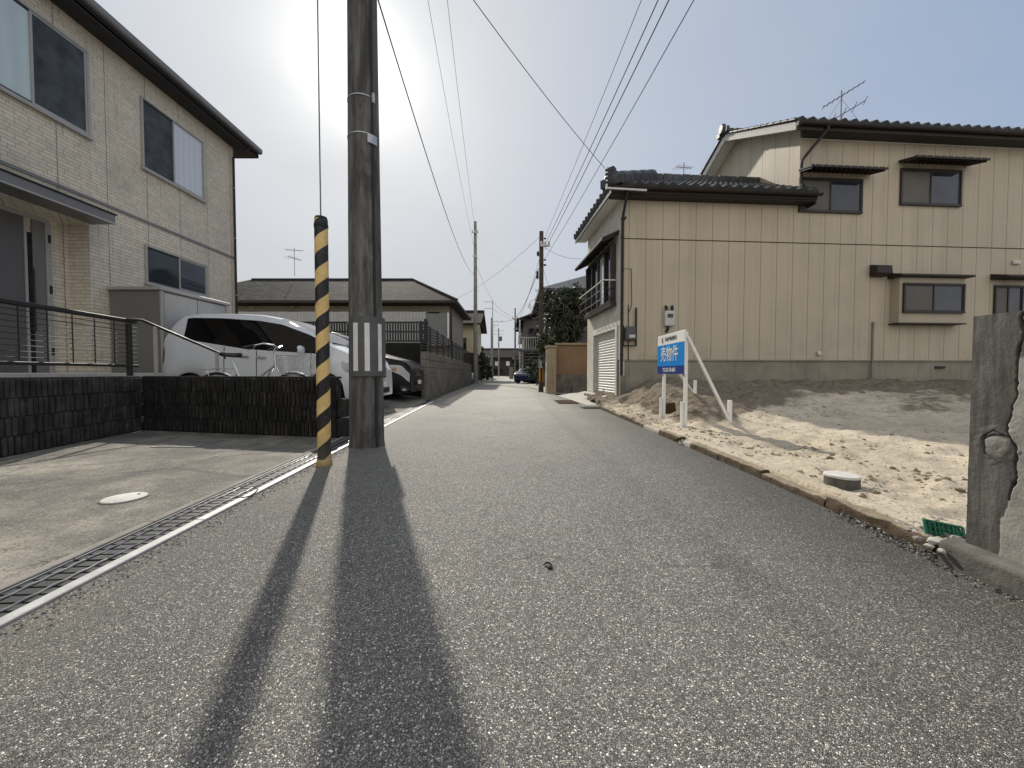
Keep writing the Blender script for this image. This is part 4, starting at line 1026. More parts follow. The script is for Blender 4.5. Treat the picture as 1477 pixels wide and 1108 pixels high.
mb.build('basket', M['bike_silver'], bk)
mb = MB()
for s in (-1,1): mb.tube([bp(-.28,.735,.055*s), bp(.20,.745,.055*s)], .006, 6); mb.tube([bp(0,WR,.06*s), bp(-.12,.735,.055*s)], .005, 6)
for k in range(6): mb.tube([bp(-.28+.09*k,.737,-.055), bp(-.28+.09*k,.737,.055)], .004, 5)
mb.build('rear_rack', M['bike_silver'], bk)
mb = MB(); mb.lathe([(.0,-.03),(.03,-.028),(.045,.0),(.042,.03),(0,.034)], bp(.98,.60), 14, axis='X'); mb.build('front_lamp', M['bike_silver'], bk, smooth=True)
mb = MB(); mb.tube([bp(.45,.28,-.09), bp(.45,.28,.09)], .012, 8); mb.tube([bp(.45,.28,.09), bp(.55,.15,.09)], .009, 6); mb.tube([bp(.45,.28,-.09), bp(.35,.41,-.09)], .009, 6); mb.build('crank', M['bike_silver'], bk)
# ------------------------------------------------------------------ cars: one lofted body, glass, lamps and wheels as parts
def prof(pts, x):
    if x <= pts[0][0]: return pts[0][1]
    for (a, b), (c, d) in zip(pts, pts[1:]):
        if x <= c: return b+(d-b)*(x-a)/(c-a)
    return pts[-1][1]
def smooth_prof(pts, x, w=.05):
    return (prof(pts,x-w)+2*prof(pts,x)+prof(pts,x+w))/4
def make_car(name, label, group, paint, L, W, top, belt, glass_rng, ws, rw, wheels, loc, rot, grille='bar', lamp_h=.72, simple=False, lamp_len=.42):
    """x runs from the nose (0) to the tail (L); y across; z up. glass_rng: side-glass stations; ws/rw: windscreen / rear-window stations"""
    car = thing(name, label, 'car', (0,0,0), group)
    n = 60 if simple else 96
    wr = .33; arch = .385
    def hw(x):                      # half width, rounded at nose and tail
        a = 1-max(0,(.75-x)/.75)**2.4*.27; b = 1-max(0,(x-(L-.5))/.5)**2.6*.16
        return W/2*min(a,b)
    def zb(x):
        z = .20+.10*sm(.5,0,x)*.3+.05*sm(L-.5,L,x)
        for wx in wheels:
            if abs(x-wx) < arch: z = max(z, (.02+wr)+(arch**2-(x-wx)**2)**.5-.02)
        return z
    nring = 11
    def ring(x):
        zt = smooth_prof(top, x); bl = min(smooth_prof(belt, x), zt-.03); w = hw(x); b = zb(x)
        b = min(b, bl-.05)
        g = max(0, zt-bl)
        wt = w-.02-.24*g*(1 if g > .15 else .6)        # tumblehome
        pts = [(w-.035,b),(w-.004,b+.06*min(1,(bl-b))),(w,b+(bl-b)*.45),(w-.006,bl-(bl-b)*.22),(w-.022,bl),
               (wt+(w-.03-wt)*.5,bl+g*.42),(wt+.01,bl+g*.80),(wt-.05,bl+g*.93),(wt*.72,bl+g*.985),(wt*.36,zt-.002),(0,zt)]
        return pts
    xs = [L*(.5-.5*math.cos(math.pi*i/n))*.35+L*i/n*.65 for i in range(n+1)]
    rows = []
    for x in xs:
        p = ring(x); rows.append([Vector((x,-y,z)) for y,z in p]+[Vector((x,y,z)) for y,z in reversed(p[:-1])])
    m_ = 2*nring-1
    body, sglass, wglass, rglass = MB(), {-1: MB(), 1: MB()}, MB(), MB()
    allv = [v for r in rows for v in r]
    def face(i, j): return (i*m_+j, i*m_+j+1, (i+1)*m_+j+1, (i+1)*m_+j)
    fb, fs, fw, fr = [], {-1: [], 1: []}, [], []
    for i in range(n):
        xm = (xs[i]+xs[i+1])/2
        for j in range(m_-1):
            jj = j if j < nring-1 else m_-2-j
            side = -1 if j < nring-1 else 1
            g = smooth_prof(top,xm)-smooth_prof(belt,xm)
            tgt = fb
            if jj in (4,5) and glass_rng[0] < xm < glass_rng[1] and g > .10: tgt = fs[side]
            elif jj >= 7 and ws[0] < xm < ws[1]: tgt = fw
            elif jj in (6,) and ws[0]+.1 < xm < ws[1]-.12 : tgt = fw if False else fb
            elif jj >= 7 and rw[0] < xm < rw[1]: tgt = fr
            tgt.append(face(i,j))
    def sub(faces):
        mb = MB(); idx = {}; vs = []; ff = []
        for f in faces:
            q = []
            for k in f:
                if k not in idx: idx[k] = len(vs); vs.append(allv[k])
                q.append(idx[k])
            ff.append(q)
        mb.add(vs, ff); return mb
    bmesh_ = sub(fb)
    bmesh_.add(rows[0], [tuple(range(m_))]); bmesh_.add(rows[-1], [tuple(range(m_-1,-1,-1))])
    body = bmesh_.build('body', M[paint], car, smooth=True, angle=50)
    for s in (-1,1):
        if fs[s]: sub(fs[s]).build('side_window', M['car_glass'], car, smooth=True, angle=60)
    if fw: sub(fw).build('windscreen', M['windscreen'], car, smooth=True, angle=60)
    if fr: sub(fr).build('rear_window', M['car_glass'], car, smooth=True, angle=60)
    mb = MB(); mb.box(.25,L-.2,-W/2+.12,W/2-.12,.17,.72); mb.build('underbody', M['plastic_dark'], car)
    for wx in wheels:
        for s in (-1,1):
            c = Vector((wx, s*(W/2-.115), wr)); mb = MB()
            mb.lathe([(wr-.10,-.10),(wr-.02,-.10),(wr,-.075),(wr,.075),(wr-.02,.10),(wr-.10,.10)], c, 28, axis='Y'); w = mb.build('wheel', M['rubber'], car, smooth=True)
            mb = MB(); yo = s*.088
            mb.lathe([(wr-.10,yo*.9),(wr-.115,yo*.5),(.07,yo*.4),(.0,yo*.4)] if s > 0 else [(.0,yo*.4),(.07,yo*.4),(wr-.115,yo*.5),(wr-.10,yo*.9)], c, 28, axis='Y', cap=False); mb.build('rim', M['plastic_dark'], w, smooth=True)
            mb = MB()
            for k in range(5):
                a = 2*math.pi*k/5; dv = Vector((math.cos(a),0,math.sin(a)))
                mb.bar(c+Vector((0,yo*.75,0)), c+dv*(wr-.095)+Vector((0,yo*.95,0)), .055, .03, (0,1,0))
            mb.lathe([(wr-.092,yo*1.02),(wr-.112,yo*.9)], c, 28, axis='Y', cap=False); mb.build('spokes', M['alloy'], w)
    if simple:
        car.location = loc; car.rotation_euler = (0,0,rot); ORG[car.name] = Vector((0,0,0)); return car
    # patches that follow the body surface: u = station, v = ring parameter
    def surf(x, v, side, off=.006):
        p = ring(x); k = min(int(v),nring-2); f = v-k
        y = p[k][0]*(1-f)+p[k+1][0]*f; z = p[k][1]*(1-f)+p[k+1][1]*f
        return Vector((x-off*.5*sm(.6,0,x), side*(y+off), z+off*.3))
    def patch(nm, x0, x1, v0, v1, side, mt, nu=8, nv=6, off=.006, shape=None, parent=car):
        mb = MB()
        def fn(a, b):
            aa, bb = (a, b) if shape is None else shape(a, b)
            return surf(x0+(x1-x0)*aa, v0+(v1-v0)*bb, side, off)
        mb.grid(fn, nu, nv); return mb.build(nm, M[mt], parent, smooth='all')
    for s in (-1,1):
        patch('headlight', .03, .03+lamp_len, 2.15, 3.8, s, 'lamp', off=.014, shape=lambda a,b: (a, .5+(b-.5)*(1-.55*a)+.18*a))
        if paint == 'paint_black': patch('indicator', .03+lamp_len*.62, .05+lamp_len*.98, 2.85, 3.3, s, 'lamp_amber', off=.019)
        patch('fog_surround', .03, .24, .35, 1.5, s, 'plastic_dark', nu=6, nv=4)
        patch('fog_lamp', .10, .19, .7, 1.2, s, 'lamp', nu=4, nv=4, off=.012)
        patch('tail_lamp', L-.20, L-.02, 2.7, 4.0, s, 'lamp_red', shape=lambda a,b: (1-(1-a)*(.45+.55*(1-abs(b-.35))), b))
        # shut lines of the doors as thin dark seams
        for x in (glass_rng[0]+.18, (glass_rng[0]+glass_rng[1])*.5-.12, glass_rng[1]-.85):
            patch('door_seam', x-.008, x+.008, 1.0, 3.95, s, 'plastic_dark', nu=1, nv=12, off=.0025)
        for x in ((glass_rng[0]+glass_rng[1])*.5-.32, (glass_rng[0]+glass_rng[1])*.5+.02):
            patch('door_handle', x, x+.19, 3.18, 3.36, s, 'chrome', nu=4, nv=3, off=.028)
        patch('sill_moulding', wheels[0]+arch+.02, wheels[1]-arch-.02, .4, 1.0, s, 'plastic_dark' if paint != 'paint_white' else paint, nu=12, nv=2, off=.012)
        # mirror
        xm = glass_rng[0]+.30; zm = smooth_prof(belt,xm)+.05; y = hw(xm)
        mb = MB()
        def mir(a, b, s=s, xm=xm, zm=zm, y=y):
            t_ = 2*math.pi*a; f = math.sin(math.pi*min(.999,max(.001,b)))**.22
            return Vector((xm-.05*math.cos(t_)*f*(1 if math.cos(t_) > 0 else .6), s*(y+.02+.21*b), zm+.085*f*math.sin(t_)))
        mb.grid(mir, 16, 8); mi = mb.build('wing_mirror', M[paint], car, smooth='all')
    # nose: grille, badge, intake, number plate
    zt0 = smooth_prof(top,.0)
    def nose(nm, x, y0, y1, z0, z1, mt, off=.012, parent=car, bow=.10):
        mb = MB()
        def fn(a, b):
            y = y0+(y1-y0)*a; z = z0+(z1-z0)*b
            return Vector((x-off+bow*(abs(y)/(W*.36))**2.2, y, z))
        mb.grid(fn, 14, 3); return mb.build(nm, M[mt], parent, smooth='all')
    ztop = smooth_prof(top,.03)
    g = nose('grille', -.0, -W*.30, W*.30, ztop-.24, ztop-.03, 'plastic_dark')
    for k in range(3): nose('grille_bar', 0, -W*.295, W*.295, ztop-.22+k*.065, ztop-.20+k*.065, 'chrome', .018, g)
    nose('lower_intake', 0, -W*.26, W*.26, .29, .40, 'plastic_dark', .052)
    nose('number_plate', 0, -.165, .165, .42, .53, 'sign_white', .056)
    # bumper lip: fills the blunt nose
    mb = MB(); mb.grid(lambda a,b: Vector((.03-.07*math.sin(math.pi*min(.999,max(.001,b)))**.6+.12*(abs(2*a-1))**2.4, (a-.5)*W*.74, .22+.32*b)), 16, 8); mb.build('bumper', M[paint], car, smooth='all')
    mb = MB(); mb.tube([(L*.42,0,smooth_prof(top,L*.42)-.01),(L*.42+.12,0,smooth_prof(top,L*.42)+.05)], .006, 6); mb.build('aerial', M['plastic_dark'], car)
    mb = MB()
    mb.tube([(ws[0]-.02,-.5,smooth_prof(top,ws[0])+.012),(ws[0]+.12,.05,smooth_prof(top,ws[0]+.12)+.018)], .007, 5); mb.tube([(ws[0]-.02,.1,smooth_prof(top,ws[0])+.012),(ws[0]+.12,.6,smooth_prof(top,ws[0]+.12)-.0)], .007, 5); mb.build('wiper', M['plastic_dark'], car)
    car.location = loc; car.rotation_euler = (0,0,rot)
    return car
VT = [(0,.66),(.04,.80),(.16,.93),(.5,1.03),(.88,1.12),(1.15,1.30),(1.55,1.53),(1.95,1.68),(2.4,1.765),(3.0,1.80),(3.6,1.79),(4.05,1.74),(4.22,1.66),(4.34,1.25),(4.40,.95),(4.42,.70)]
VB = [(0,.60),(.16,.86),(.5,.96),(.9,1.01),(1.3,1.06),(2.0,1.12),(3.0,1.22),(3.9,1.32),(4.15,1.34),(4.42,1.2)]
# the nose points at the street (+X): local x (nose to tail) runs towards -X
NOSE_W = Vector((-2.76, 8.15, .07))
make_car('white_minivan', 'white minivan with black glass parked nose to the street behind the bicycle', None, 'paint_white', 4.20, 1.70, [(0,.74),(.04,.90),(.16,1.02),(.58,1.22),(.85,1.37),(1.1,1.53),(1.7,1.79),(2.2,1.885),(2.9,1.92),(3.5,1.91),(3.75,1.86),(3.88,1.74),(3.98,1.45),(4.10,1.15),(4.18,.95),(4.2,.75)], [(0,.64),(.16,.9),(.6,1.02),(1.0,1.08),(2.35,1.17),(3.55,1.36),(4.2,1.3)], (.86,3.62), (.62,1.78), (3.80,4.0), (.80,3.50), NOSE_W, math.pi-R(3))
BT = [(0,.76),(.05,.94),(.2,1.05),(.6,1.15),(1.0,1.26),(1.35,1.49),(1.75,1.70),(2.2,1.82),(2.8,1.84),(3.6,1.84),(4.3,1.80),(4.5,1.7),(4.64,1.3),(4.70,.8)]
BB = [(0,.66),(.2,.95),(.6,1.0),(1.1,1.05),(2.2,1.10),(3.6,1.14),(4.4,1.18),(4.7,1.1)]
make_car('black_minivan', 'black minivan with large clear headlamps parked beyond the white van', None, 'paint_black', 4.70, 1.76, BT, BB, (1.12,4.4), (1.02,2.1), (4.45,4.64), (.92,3.80), (-2.60,10.62,.06), math.pi-R(2), lamp_len=.45)
ST = [(0,.55),(.1,.72),(.6,.86),(1.1,.95),(1.5,1.2),(1.9,1.4),(2.5,1.46),(3.2,1.42),(3.7,1.2),(3.9,.95),(4.0,.7)]
SB = [(0,.5),(.3,.75),(1.1,.9),(2.0,.93),(3.2,.97),(4.0,.9)]
# ------------------------------------------------------------------ right house: garage wing + tall block
NV = -HV
def onwall(px, py, d=0.0):
    """(s, z) where the pixel's ray meets the plane parallel to the near wall, d metres behind it"""
    r = ray(px, py); p0 = HA + HV*d
    k = (p0-CAM).dot(HV)/r.dot(HV); q = CAM+r*k
    return (q-HA).dot(HU), q.z
rh = thing('tiled_roof_house', 'cream panelled house with dark tiled roofs and a shuttered garage beside the sandy lot', 'house', HA)
def hb(mb, s0, s1, d0, d1, z0, z1, mi=0):
    return mb.obox(HW((s0+s1)/2,(d0+d1)/2,(z0+z1)/2), HU*(abs(s1-s0)/2), HV*(abs(d1-d0)/2), Vector((0,0,abs(z1-z0)/2)), mi)
WD, SM, MD = 2.9, 4.45, 4.8          # wing depth, start of the tall block, its depth
ZW, ZM, ZF = 4.90, 6.56, 1.10         # wing wall top, block wall top, foundation top
SE = 15.0
# walls: near panelled wall
mb = MB()
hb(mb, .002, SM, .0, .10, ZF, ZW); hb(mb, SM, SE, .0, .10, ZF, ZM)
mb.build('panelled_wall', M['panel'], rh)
mb = MB(); hb(mb, SM, SM+.10, .10, MD, ZW-.2, ZM)
mb.prism([HW(SM,.0,ZM),HW(SM,MD,ZM),HW(SM,MD,ZM+.20),HW(SM,MD/2,ZM+1.39),HW(SM,.0,ZM+.20)], HU*.10); mb.build('gable_wall', M['panel'], rh)
mb = MB(); hb(mb, .002, SE, -.008, 0.0, 3.952, 3.970); mb.build('wall_joint_strip', M['rust'], rh)
mb = MB(); hb(mb, .0, SE, .02, .2, -.3, ZF-.002); hb(mb, .0, SE, -.012, .02, ZF-.03, ZF-.004); mb.build('foundation', M['foundation'], rh)
# the street face of the garage wing, with a real opening for the shutter
gs0, gs1, gz0, gz1 = .27, 2.15, .17, 1.86
mb = MB()
hb(mb, 0, .12, .0+.003, gs0, -.2, ZW); hb(mb, 0, .12, gs1, WD, -.2, ZW); hb(mb, 0, .12, gs0, gs1, gz1, ZW); hb(mb, .12, SM, WD-.1, WD, -.2, ZW)
mb.build('street_wall', M['cream_stucco'], rh)
mb = MB()
hb(mb, -.03, -.002, gs0-.12, gs0-.0, -.1, gz1+.1); hb(mb, -.03, -.002, gs1, gs1+.12, -.1, gz1+.1); hb(mb, -.03, -.002, gs0, gs1, gz1, gz1+.10)
mb.build('shutter_frame', M['cream_trim'], rh, bevel=.004)
mb = MB()
nsl = 24
for k in range(nsl):
    z0 = gz0+(gz1-gz0)*k/nsl; z1 = gz0+(gz1-gz0)*(k+1)/nsl
    for (za, zb_, da, db) in ((z0, z0+(z1-z0)*.3, .075, .055),(z0+(z1-z0)*.3, z0+(z1-z0)*.75, .055, .055),(z0+(z1-z0)*.75, z1, .055, .075)):
        mb.add([HW(da,gs1,za),HW(da,gs0,za),HW(db,gs0,zb_),HW(db,gs1,zb_)], [(0,1,2,3)])
mb.build('garage_shutter', weathered('shutter_slats', (.60,.60,.57), .45, .2, .06, 3, .15, .15, .05, 40, .45), rh)
mb = MB(); mb.obox(HW(.05,-.06,.33), HU*.06, HV*.055, Vector((0,0,.38))); mb.build('corner_footing', M['concrete_dark'], rh, bevel=.01)
# ---- tiled roofs
TH = math.tan(R(17))
def tile_slope(mb, o, along, length, up, L, pitch=.265, row=.24):
    """wavy pan-tile slope: o eave start, along = unit eave direction, up = unit up-slope, L(u) slope length at u"""
    nrm = along.cross(up).normalized()
    if nrm.z < 0: nrm = -nrm
    per = 6; n = max(1,int(round(length/pitch)))*per
    wave = [0,.020,.056,.068,.052,.014]
    Lmax = max(L(length*i/n) for i in range(n+1)); rows = int(Lmax/row)+1
    cols = []
    for i in range(n+1):
        u = length*i/n; h = wave[i % per]; Li = L(u); c = [o+along*u+nrm*(h-.045), o+along*u+nrm*(h-.045)+Vector((0,0,0))]
        c = [o+along*u+nrm*(h*.2-.05)]
        for r in range(rows):
            a = min(r*row, Li); b = min((r+1)*row, Li)
            c.append(o+along*u+up*a+nrm*(h+.028)); c.append(o+along*u+up*b+nrm*(h+.004))
        cols.append(c)
    k = len(cols[0]); vs = [v for c in cols for v in c]; fs = []
    for i in range(n):
        for j in range(k-1):
            q = (i*k+j, (i+1)*k+j, (i+1)*k+j+1, i*k+j+1)
            fs.append(q)
    mb.add(vs, fs)
OV = .32; E0, E1 = -.36, SM+.22
ez = ZW+.16
t1 = math.cos(R(29)); s1_ = math.sin(R(29))
mb = MB()
DT = WD+2*OV
runmax = DT/2
tile_slope(mb, HW(E0,-OV,ez), HU, E1-E0, (HV*t1+Vector((0,0,s1_))), lambda u: max(.02,min(u, runmax))/t1)
tile_slope(mb, HW(E0,-OV+DT,ez), -HV, DT, (HU*t1+Vector((0,0,s1_))), lambda u: max(.02,min(u, DT-u))/t1)
tile_slope(mb, HW(E1,-OV+DT,ez), -HU, E1-E0, (-HV*t1+Vector((0,0,s1_))), lambda u: max(.02,min(E1-E0-u, runmax))/t1)
rf = mb.build('wing_roof', M['tile'], rh, smooth=True, angle=55)
# hip ridge with stacked ridge tiles and the round end ornament
mb = MB()
def ridge(mb, a, b, n, w=.11, h=.10):
    a, b = Vector(a), Vector(b)
    for k in range(n):
        p, q = a+(b-a)*(k/n), a+(b-a)*((k+.93)/n); dd = (q-p)
        mb.tube([p+Vector((0,0,h*.9)), q+Vector((0,0,h*.9))], w*.62*(1+.06*(k%2)), 10)
        mb.bar(p+Vector((0,0,h*.3)), q+Vector((0,0,h*.3)), w*1.5, h*.9)
ha_, hb_ = HW(E0+.13,-OV+.13,ez+.06), HW(E0+runmax,-OV+runmax,ez+.03+runmax*math.tan(R(29)))
ridge(mb, ha_, hb_, 8, .20, .18)
ridge(mb, hb_, HW(E1-.05,-OV+runmax,ez+.03+runmax*math.tan(R(29))), 12, .14, .12)
ridge(mb, HW(E0+.13,-OV+DT-.13,ez+.06), hb_, 8, .13, .10)
mb.build('ridge_tiles', M['tile'], rf, smooth=True, angle=50)
mb = MB(); oc = HW(E0+.05,-OV+.05,ez+.15); dv = (HU+HV).normalized(); sv = Vector((-dv.y,dv.x,0))
mb.lathe([(.0,-.07),(.14,-.07),(.185,-.03),(.185,.04),(.14,.09),(.0,.09)], (0,0,0), 16, axis='Y')
mm = Matrix((sv, dv, Vector((0,0,1)))).transposed()
mb.v = [mm @ v+oc for v in mb.v]
for s in (-1,1): mb.obox(oc+sv*.18*s-Vector((0,0,.08)), sv*.08, dv*.06, Vector((0,0,.09)))
mb.obox(oc+Vector((0,0,.19)), sv*.07, dv*.07, Vector((0,0,.05)))
mb.build('end_ornament', M['tile'], rf, smooth=True, angle=50)
# eaves woodwork of the wing
mb = MB(); hb(mb, E0+.03, E1, -OV+.03, -OV+.06, ez-.17, ez-.045); hb(mb, E0+.03, E0+.06, -OV+.06, -OV+DT-.03, ez-.17, ez-.045)
hb(mb, E1-.03, E1, -OV+.06, 0-.003, ez-.26, ez-.045)
mb.build('fascia', M['fascia'], rh)
mb = MB(); hb(mb, E0+.061, E1-.031, -OV+.061, -.003, ez-.20, ez-.17); mb.build('soffit', M['fascia'], rh)
mb = MB(); hb(mb, E0+.061, -.003, -OV+.12, -OV+DT-.1, ez-.165, ez-.14); mb.build('street_soffit', M['soffit_white'], rh)
def gutter(nm, a, b, r=.055):
    d_ = (Vector(b)-Vector(a)); L_ = d_.length; d_.normalize(); sd = d_.cross(Vector((0,0,1)))
    m = MB()
    m.grid(lambda u,v: Vector(a)+d_*(L_*u)+sd*(math.cos(math.pi*(1+v))*r)+Vector((0,0,math.sin(math.pi*(1+v))*r)), int(L_*2), 8)
    m.grid(lambda u,v: Vector(a)+d_*(L_*u)+sd*(math.cos(math.pi*(1+v))*(r-.006))+Vector((0,0,math.sin(math.pi*(1+v))*(r-.006))), int(L_*2), 8)
    return m.build(nm, M['fascia'], rh, smooth='all')
gutter('gutter', HW(E0+.05,-OV-.035,ez-.055), HW(E1+.05,-OV-.035,ez-.06))
# down-pipe at the street corner
mb = MB(); mb.tube([HW(.02,-OV-.03,ez-.09), HW(.02,-OV-.03,ez-.2), HW(.03,-.06,ez-.62), HW(.03,-.055,ez-.8), HW(.03,-.055,.5)], .033, 10); mb.build('downpipe', M['plastic_dark'], rh, smooth=True)
for z in (1.2,2.2,3.2,4.0):
    mb = MB(); mb.lathe([(.039,z-.012),(.039,z+.012)], HW(.03,-.055,0), 10); mb.build('pipe_clip', M['plastic_dark'], rh)
# ---- tall block roof
MO = .36; mz = ZM+.10; MS0 = SM-.42
t2, s2_ = math.cos(R(26)), math.sin(R(26)); half = MD/2+MO
mb = MB()
tile_slope(mb, HW(MS0,-MO,mz), HU, SE+.4-MS0, (HV*t2+Vector((0,0,s2_))), lambda u: half/t2, .262)
tile_slope(mb, HW(SE+.4,-MO+2*half,mz), -HU, SE+.4-MS0, (-HV*t2+Vector((0,0,s2_))), lambda u: half/t2, .262)
mr = mb.build('main_roof', M['tile'], rh, smooth=True, angle=55)
zr = mz+half*math.tan(R(26))
mb = MB(); ridge(mb, HW(MS0-.02,MD/2,zr), HW(SE+.4,MD/2,zr), 34, .15, .12); mb.build('ridge_tiles', M['tile'], mr, smooth=True, angle=50)
mb = MB(); mb.lathe([(.0,-.06),(.12,-.06),(.15,-.02),(.15,.03),(.11,.06),(.0,.06)], (0,0,0), 16, axis='X'); mb.v = [v+HW(MS0-.04,MD/2,zr+.15) for v in mb.v]
for s in (-1,1): mb.obox(HW(MS0-.02,MD/2+.17*s,zr+.05), HU*.05, HV*.08, Vector((0,0,.07)))
mb.build('end_ornament', M['tile'], mr, smooth=True, angle=50)
mb = MB()
for k in range(12):
    for sg_ in (-1,1):
        d0 = -MO+half*k/12; d1 = -MO+half*(k+.95)/12
        if sg_ > 0: d0, d1 = MD-d0, MD-d1
        z0 = mz+half*k/12*math.tan(R(26)); z1 = mz+half*(k+.95)/12*math.tan(R(26))
        mb.bar(HW(MS0+.02,d0,z0+.035), HW(MS0+.02,d1,z1+.03), .09, .05)
mb.build('verge_tiles', M['tile'], mr, bevel=.012)
mb = MB()
for sg_ in (0,1):
    f = lambda d_: d_ if sg_ == 0 else MD-d_
    mb.bar(HW(MS0+.05,f(-MO+.02),mz-.10), HW(MS0+.05,f(MD/2-.002),zr-.10), .035, .17)
mb.build('bargeboard', M['cream_trim'], rh)
mb = MB()
for sg_ in (0,1):
    f = lambda d_: d_ if sg_ == 0 else MD-d_
    P = [HW(MS0+.07,f(-MO+.03),mz-.16), HW(SM-.002,f(-MO+.03),mz-.16), HW(SM-.002,f(MD/2),zr-.155), HW(MS0+.07,f(MD/2),zr-.155)]
    mb.prism(P, (0,0,.03))
mb.build('verge_soffit', M['soffit_white'], rh)
mb = MB(); hb(mb, MS0+.03, SE+.4, -MO+.02, -MO+.05, mz-.19, mz-.045); mb.build('fascia', M['fascia'], rh)
mb = MB(); hb(mb, SM, SE+.4, -MO+.051, -.003, mz-.19, mz-.165); mb.build('soffit', M['fascia'], rh)
mb = MB(); hb(mb, SM-.02, SE, -.035, -.001, ZM-.115, ZM-.09); mb.build('frieze_strip', M['cream_trim'], rh)
gutter('gutter', HW(MS0+.1,-MO-.035,mz-.06), HW(SE+.4,-MO-.035,mz-.065))
mb = MB(); q0 = SM+.35
mb.tube([HW(q0,-MO-.03,mz-.10), HW(q0,-MO-.03,mz-.18), HW(SM+.02,-.05,mz-.72), HW(SM+.0,-.05,mz-.85), HW(SM+.0,-.05,ez+.32), HW(SM-.0,-.12,ez+.22)], .034, 10); mb.build('downpipe', M['fascia'], rh, smooth=True)
# ---- windows on the near wall
def rwin(px0, px1, py0, py1, kinds, d=0.0, name='window', split=.5):
    s0, z1 = onwall(px0, (py0+py0)/2, d); s1, _ = onwall(px1, py0, d); _, zb0 = onwall((px0+px1)/2, py1, d); _, zt0 = onwall((px0+px1)/2, py0, d)
    z0, z1 = zb0, zt0; fw = .045; m = MB()
    o = lambda a,b,c_,e,f0,f1: hb(m, a, b, d+f0, d+f1, c_, e)
    o(s0,s1,z1-fw,z1,-.05,-.002); o(s0,s1,z0,z0+fw,-.06,-.002); o(s0,s0+fw,z0+fw,z1-fw,-.05,-.002); o(s1-fw,s1,z0+fw,z1-fw,-.05,-.002)
    f = m.build(name, M['alu_dark'], rh, bevel=.003); sm_ = s0+(s1-s0)*split
    for k, (a, b) in enumerate(((s0+fw,sm_+.02),(sm_-.02,s1-fw))):
        dz = -.014 if k == 0 else -.024; m = MB(); sw = .03
        for (aa,bb,cc,ee) in ((a,a+sw,z0+fw,z1-fw),(b-sw,b,z0+fw,z1-fw),(a+sw,b-sw,z0+fw,z0+fw+sw),(a+sw,b-sw,z1-fw-sw,z1-fw)): hb(m,aa,bb,d+dz-.008,d-.003,cc,ee)
        m.build('sash', M['alu_dark'], f)
        m = MB(); hb(m,a+sw,b-sw,d+dz,d-.003,z0+fw+sw,z1-fw-sw); m.build('pane', M[kinds[k]], f)
    return f, s0, s1, z0, z1
def awning(s0, s1, z, dep=.40, th=.035):
    m = MB(); 
    m.prism([HW(s0,-.002,z+.10),HW(s0,-dep,z),HW(s0,-dep,z+th),HW(s0,-.002,z+.10+th)], HU*(s1-s0)); a = m.build('window_canopy', M['fascia'], rh, bevel=.006)
    m = MB(); n = int((s1-s0)/.12)
    for k in range(n+1):
        m = MB(); s = s0+.03+(s1-s0-.06)*k/n; m.bar(HW(s,-dep+.02,z-.018), HW(s,-.01,z+.078), .03, .03); m.build('rafter', M['fascia'], a)
    m = MB(); hb(m, s0-.02, s1+.02, -dep-.02, -dep+.0, z-.012, z+th+.012); m.build('front_board', M['fascia'], a, bevel=.004)
    m = MB()
    for k in range(11):
        s = s0+.06+(s1-s0-.12)*k/10; m.lathe([(.012,0),(.012,.008),(0,.01)], (0,0,0), 8, axis='Y'); base = len(m.v)-24
        mm_ = Matrix((HU, -HV, Vector((0,0,1)))).transposed()
        for q in range(base, len(m.v)): m.v[q] = mm_ @ m.v[q]+HW(s,-dep-.022,z+.03)
    m.build('bolt_heads', M['steel'], a)
f, s0, s1, z0, z1 = rwin(1152,1243,258,308,('screen_grey','glass_blue')); awning(s0-.02,s1+.22,z1+.06)
f, s0, s1, z0, z1 = rwin(1298,1386,245,298,('screen_grey','glass_blue')); awning(s0-.05,s1+.2,z1+.06)
# bay window: shallow panelled box with its own little roof
s0, zt_ = onwall(1297,400,-.2); s1, _ = onwall(1391,400,-.2); _, zb_ = onwall(1340,466,-.2)
mb = MB(); hb(mb, s0, s1, -.22, -.002, zb_, zt_); mb.build('bay_box', M['bay'], rh, bevel=.004)
mb = MB(); hb(mb, s0-.04, s1+.04, -.25, -.002, zb_-.03, zb_-.002); mb.build('bay_sill', M['fascia'], rh)
rwin(1302,1390,409,452,('screen_grey','glass_blue'), d=-.22)
def small_roof(s0, s1, z, dep):
    m = MB(); m.prism([HW(s0,-.002,z),HW(s0,-dep,z),HW(s0,-dep,z+.05),HW(s0,-.002,z+.15)], HU*(s1-s0)); m.build('window_canopy', M['fascia'], rh, bevel=.008)
small_roof(s0-.1, s1+.1, zt_+.002, .36)
s0, zt_ = onwall(1432,404); s1, _ = onwall(1482,404)
rwin(1433,1474,412,456,('screen_grey','glass_blue'), d=0.0); small_roof(s0-.08, s1+.1, zt_+.0, .34)
